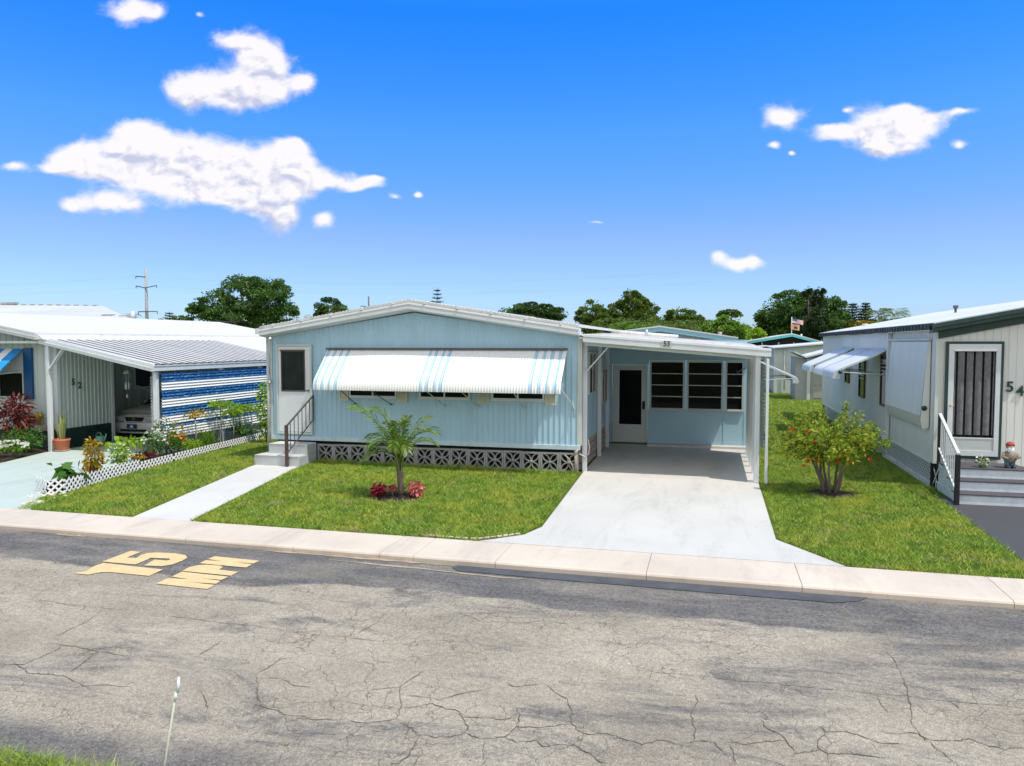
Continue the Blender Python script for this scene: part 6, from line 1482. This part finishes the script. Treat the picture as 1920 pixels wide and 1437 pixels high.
# cloud tone: billow relief lit from the upper right, greyer in the thick undersides
rel = WM('MULTIPLY', WM('SUBTRACT', n2, n2b), 3.6)
up = field(wp.outputs[0], -.016, set(range(0, 30)))
und = WM('SUBTRACT', WM('MINIMUM', fld, 1), WM('MINIMUM', up, 1))
tone = WM('ADD', WM('ADD', .74, rel), WM('MULTIPLY', und, .9), clamp=True)
cr_ = nt.nodes.new('ShaderNodeValToRGB'); Lk(tone, cr_.inputs[0]); e = cr_.color_ramp.elements
e[0].position = .2; e[0].color = (.58, .61, .78, 1); e[1].position = .86; e[1].color = (.98, .95, .97, 1); 
hs = nt.nodes.new('ShaderNodeHueSaturation'); hs.inputs['Saturation'].default_value = 1.35; hs.inputs['Value'].default_value = 1.0; Lk(sky.outputs[0], hs.inputs['Color'])
tint = nt.nodes.new('ShaderNodeMix'); tint.data_type = 'RGBA'; tint.blend_type = 'MULTIPLY'; tint.inputs[0].default_value = 1; Lk(hs.outputs[0], tint.inputs[6]); tint.inputs[7].default_value = (.9, 1.0, 1.15, 1)
bg = nt.nodes.new('ShaderNodeBackground'); bg.inputs[1].default_value = .15
elr = nt.nodes.new('ShaderNodeValToRGB'); Lk(dot((0, 0, 1)), elr.inputs[0]); ee = elr.color_ramp.elements
for p_, c_ in ((0, (.30, .36, .52)), (.07, (.36, .375, .50)), (.134, (.48, .40, .46)), (.26, (.383, .494, .59)), (.39, (.149, .482, .85)), (.60, (.9, .85, .62)), (1, (1.5, 1.05, .62))):
    q_ = ee[0] if p_ == 0 else (ee[-1] if p_ == 1 else ee.new(p_)); q_.position = p_; q_.color = (*c_, 1)
ml = nt.nodes.new('ShaderNodeVectorMath'); ml.operation = 'MULTIPLY'; Lk(tint.outputs[2], ml.inputs[0]); Lk(elr.outputs[0], ml.inputs[1])
sc_ = nt.nodes.new('ShaderNodeVectorMath'); sc_.operation = 'SCALE'; Lk(ml.outputs[0], sc_.inputs[0]); sc_.inputs['Scale'].default_value = 1.36; Lk(sc_.outputs[0], bg.inputs[0])
bg2 = nt.nodes.new('ShaderNodeBackground'); bg2.inputs[1].default_value = .66; Lk(cr_.outputs[0], bg2.inputs[0])
# fill glow added over the southern sky, unseen behind the viewer, brightens shaded walls
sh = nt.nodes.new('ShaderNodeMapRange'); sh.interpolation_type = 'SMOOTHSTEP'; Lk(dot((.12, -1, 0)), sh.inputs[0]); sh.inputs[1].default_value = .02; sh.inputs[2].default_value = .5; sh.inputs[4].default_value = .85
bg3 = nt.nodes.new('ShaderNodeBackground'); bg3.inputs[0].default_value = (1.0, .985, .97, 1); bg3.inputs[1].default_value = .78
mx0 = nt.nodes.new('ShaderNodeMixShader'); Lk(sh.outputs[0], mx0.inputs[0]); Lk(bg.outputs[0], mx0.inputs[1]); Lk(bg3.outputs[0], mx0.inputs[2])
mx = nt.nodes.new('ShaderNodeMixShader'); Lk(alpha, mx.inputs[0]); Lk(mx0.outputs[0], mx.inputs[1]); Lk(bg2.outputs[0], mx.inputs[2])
out = nt.nodes.new('ShaderNodeOutputWorld'); Lk(mx.outputs[0], out.inputs[0])
vs = scn.view_settings; vs.view_transform = 'Standard'; vs.look = 'None'; vs.exposure = .65; vs.gamma = 1; vs.use_curve_mapping = False
scn.cycles.max_bounces = 6; scn.cycles.diffuse_bounces = 4; scn.cycles.transparent_max_bounces = 4

# repeats of one kind share a group phrase
GR = {'standard_shrub': 'standard shrubs along the striped panel', 'pine_like_tree': 'olive green trees behind the carport', 'dark_conifer': 'two dark conifers beyond the right roof', 'bright_tree': 'bright green trees behind the carport roof',
      'utility_pole': 'utility poles beyond the roofs', 'mobile_home': 'mobile homes of the park', 'norfolk_pine': 'tiered conifers beyond the roofs', 'foliage_plant': 'foliage plants at the foot of the young palm', 'entrance_steps': 'entrance steps of the homes'}
for o in scn.objects:
    if o.parent is None:
        b_n = o.name.split('.')[0]
        if b_n in GR: o['group'] = GR[b_n]
        if b_n == 'palm_tree' and o.location.y > 30: o['group'] = 'palm crowns beyond the roofs'
        if b_n in ('flowering_plant', 'low_plant') and o.location.x > -14: o['group'] = 'plants in the bed behind the lattice'
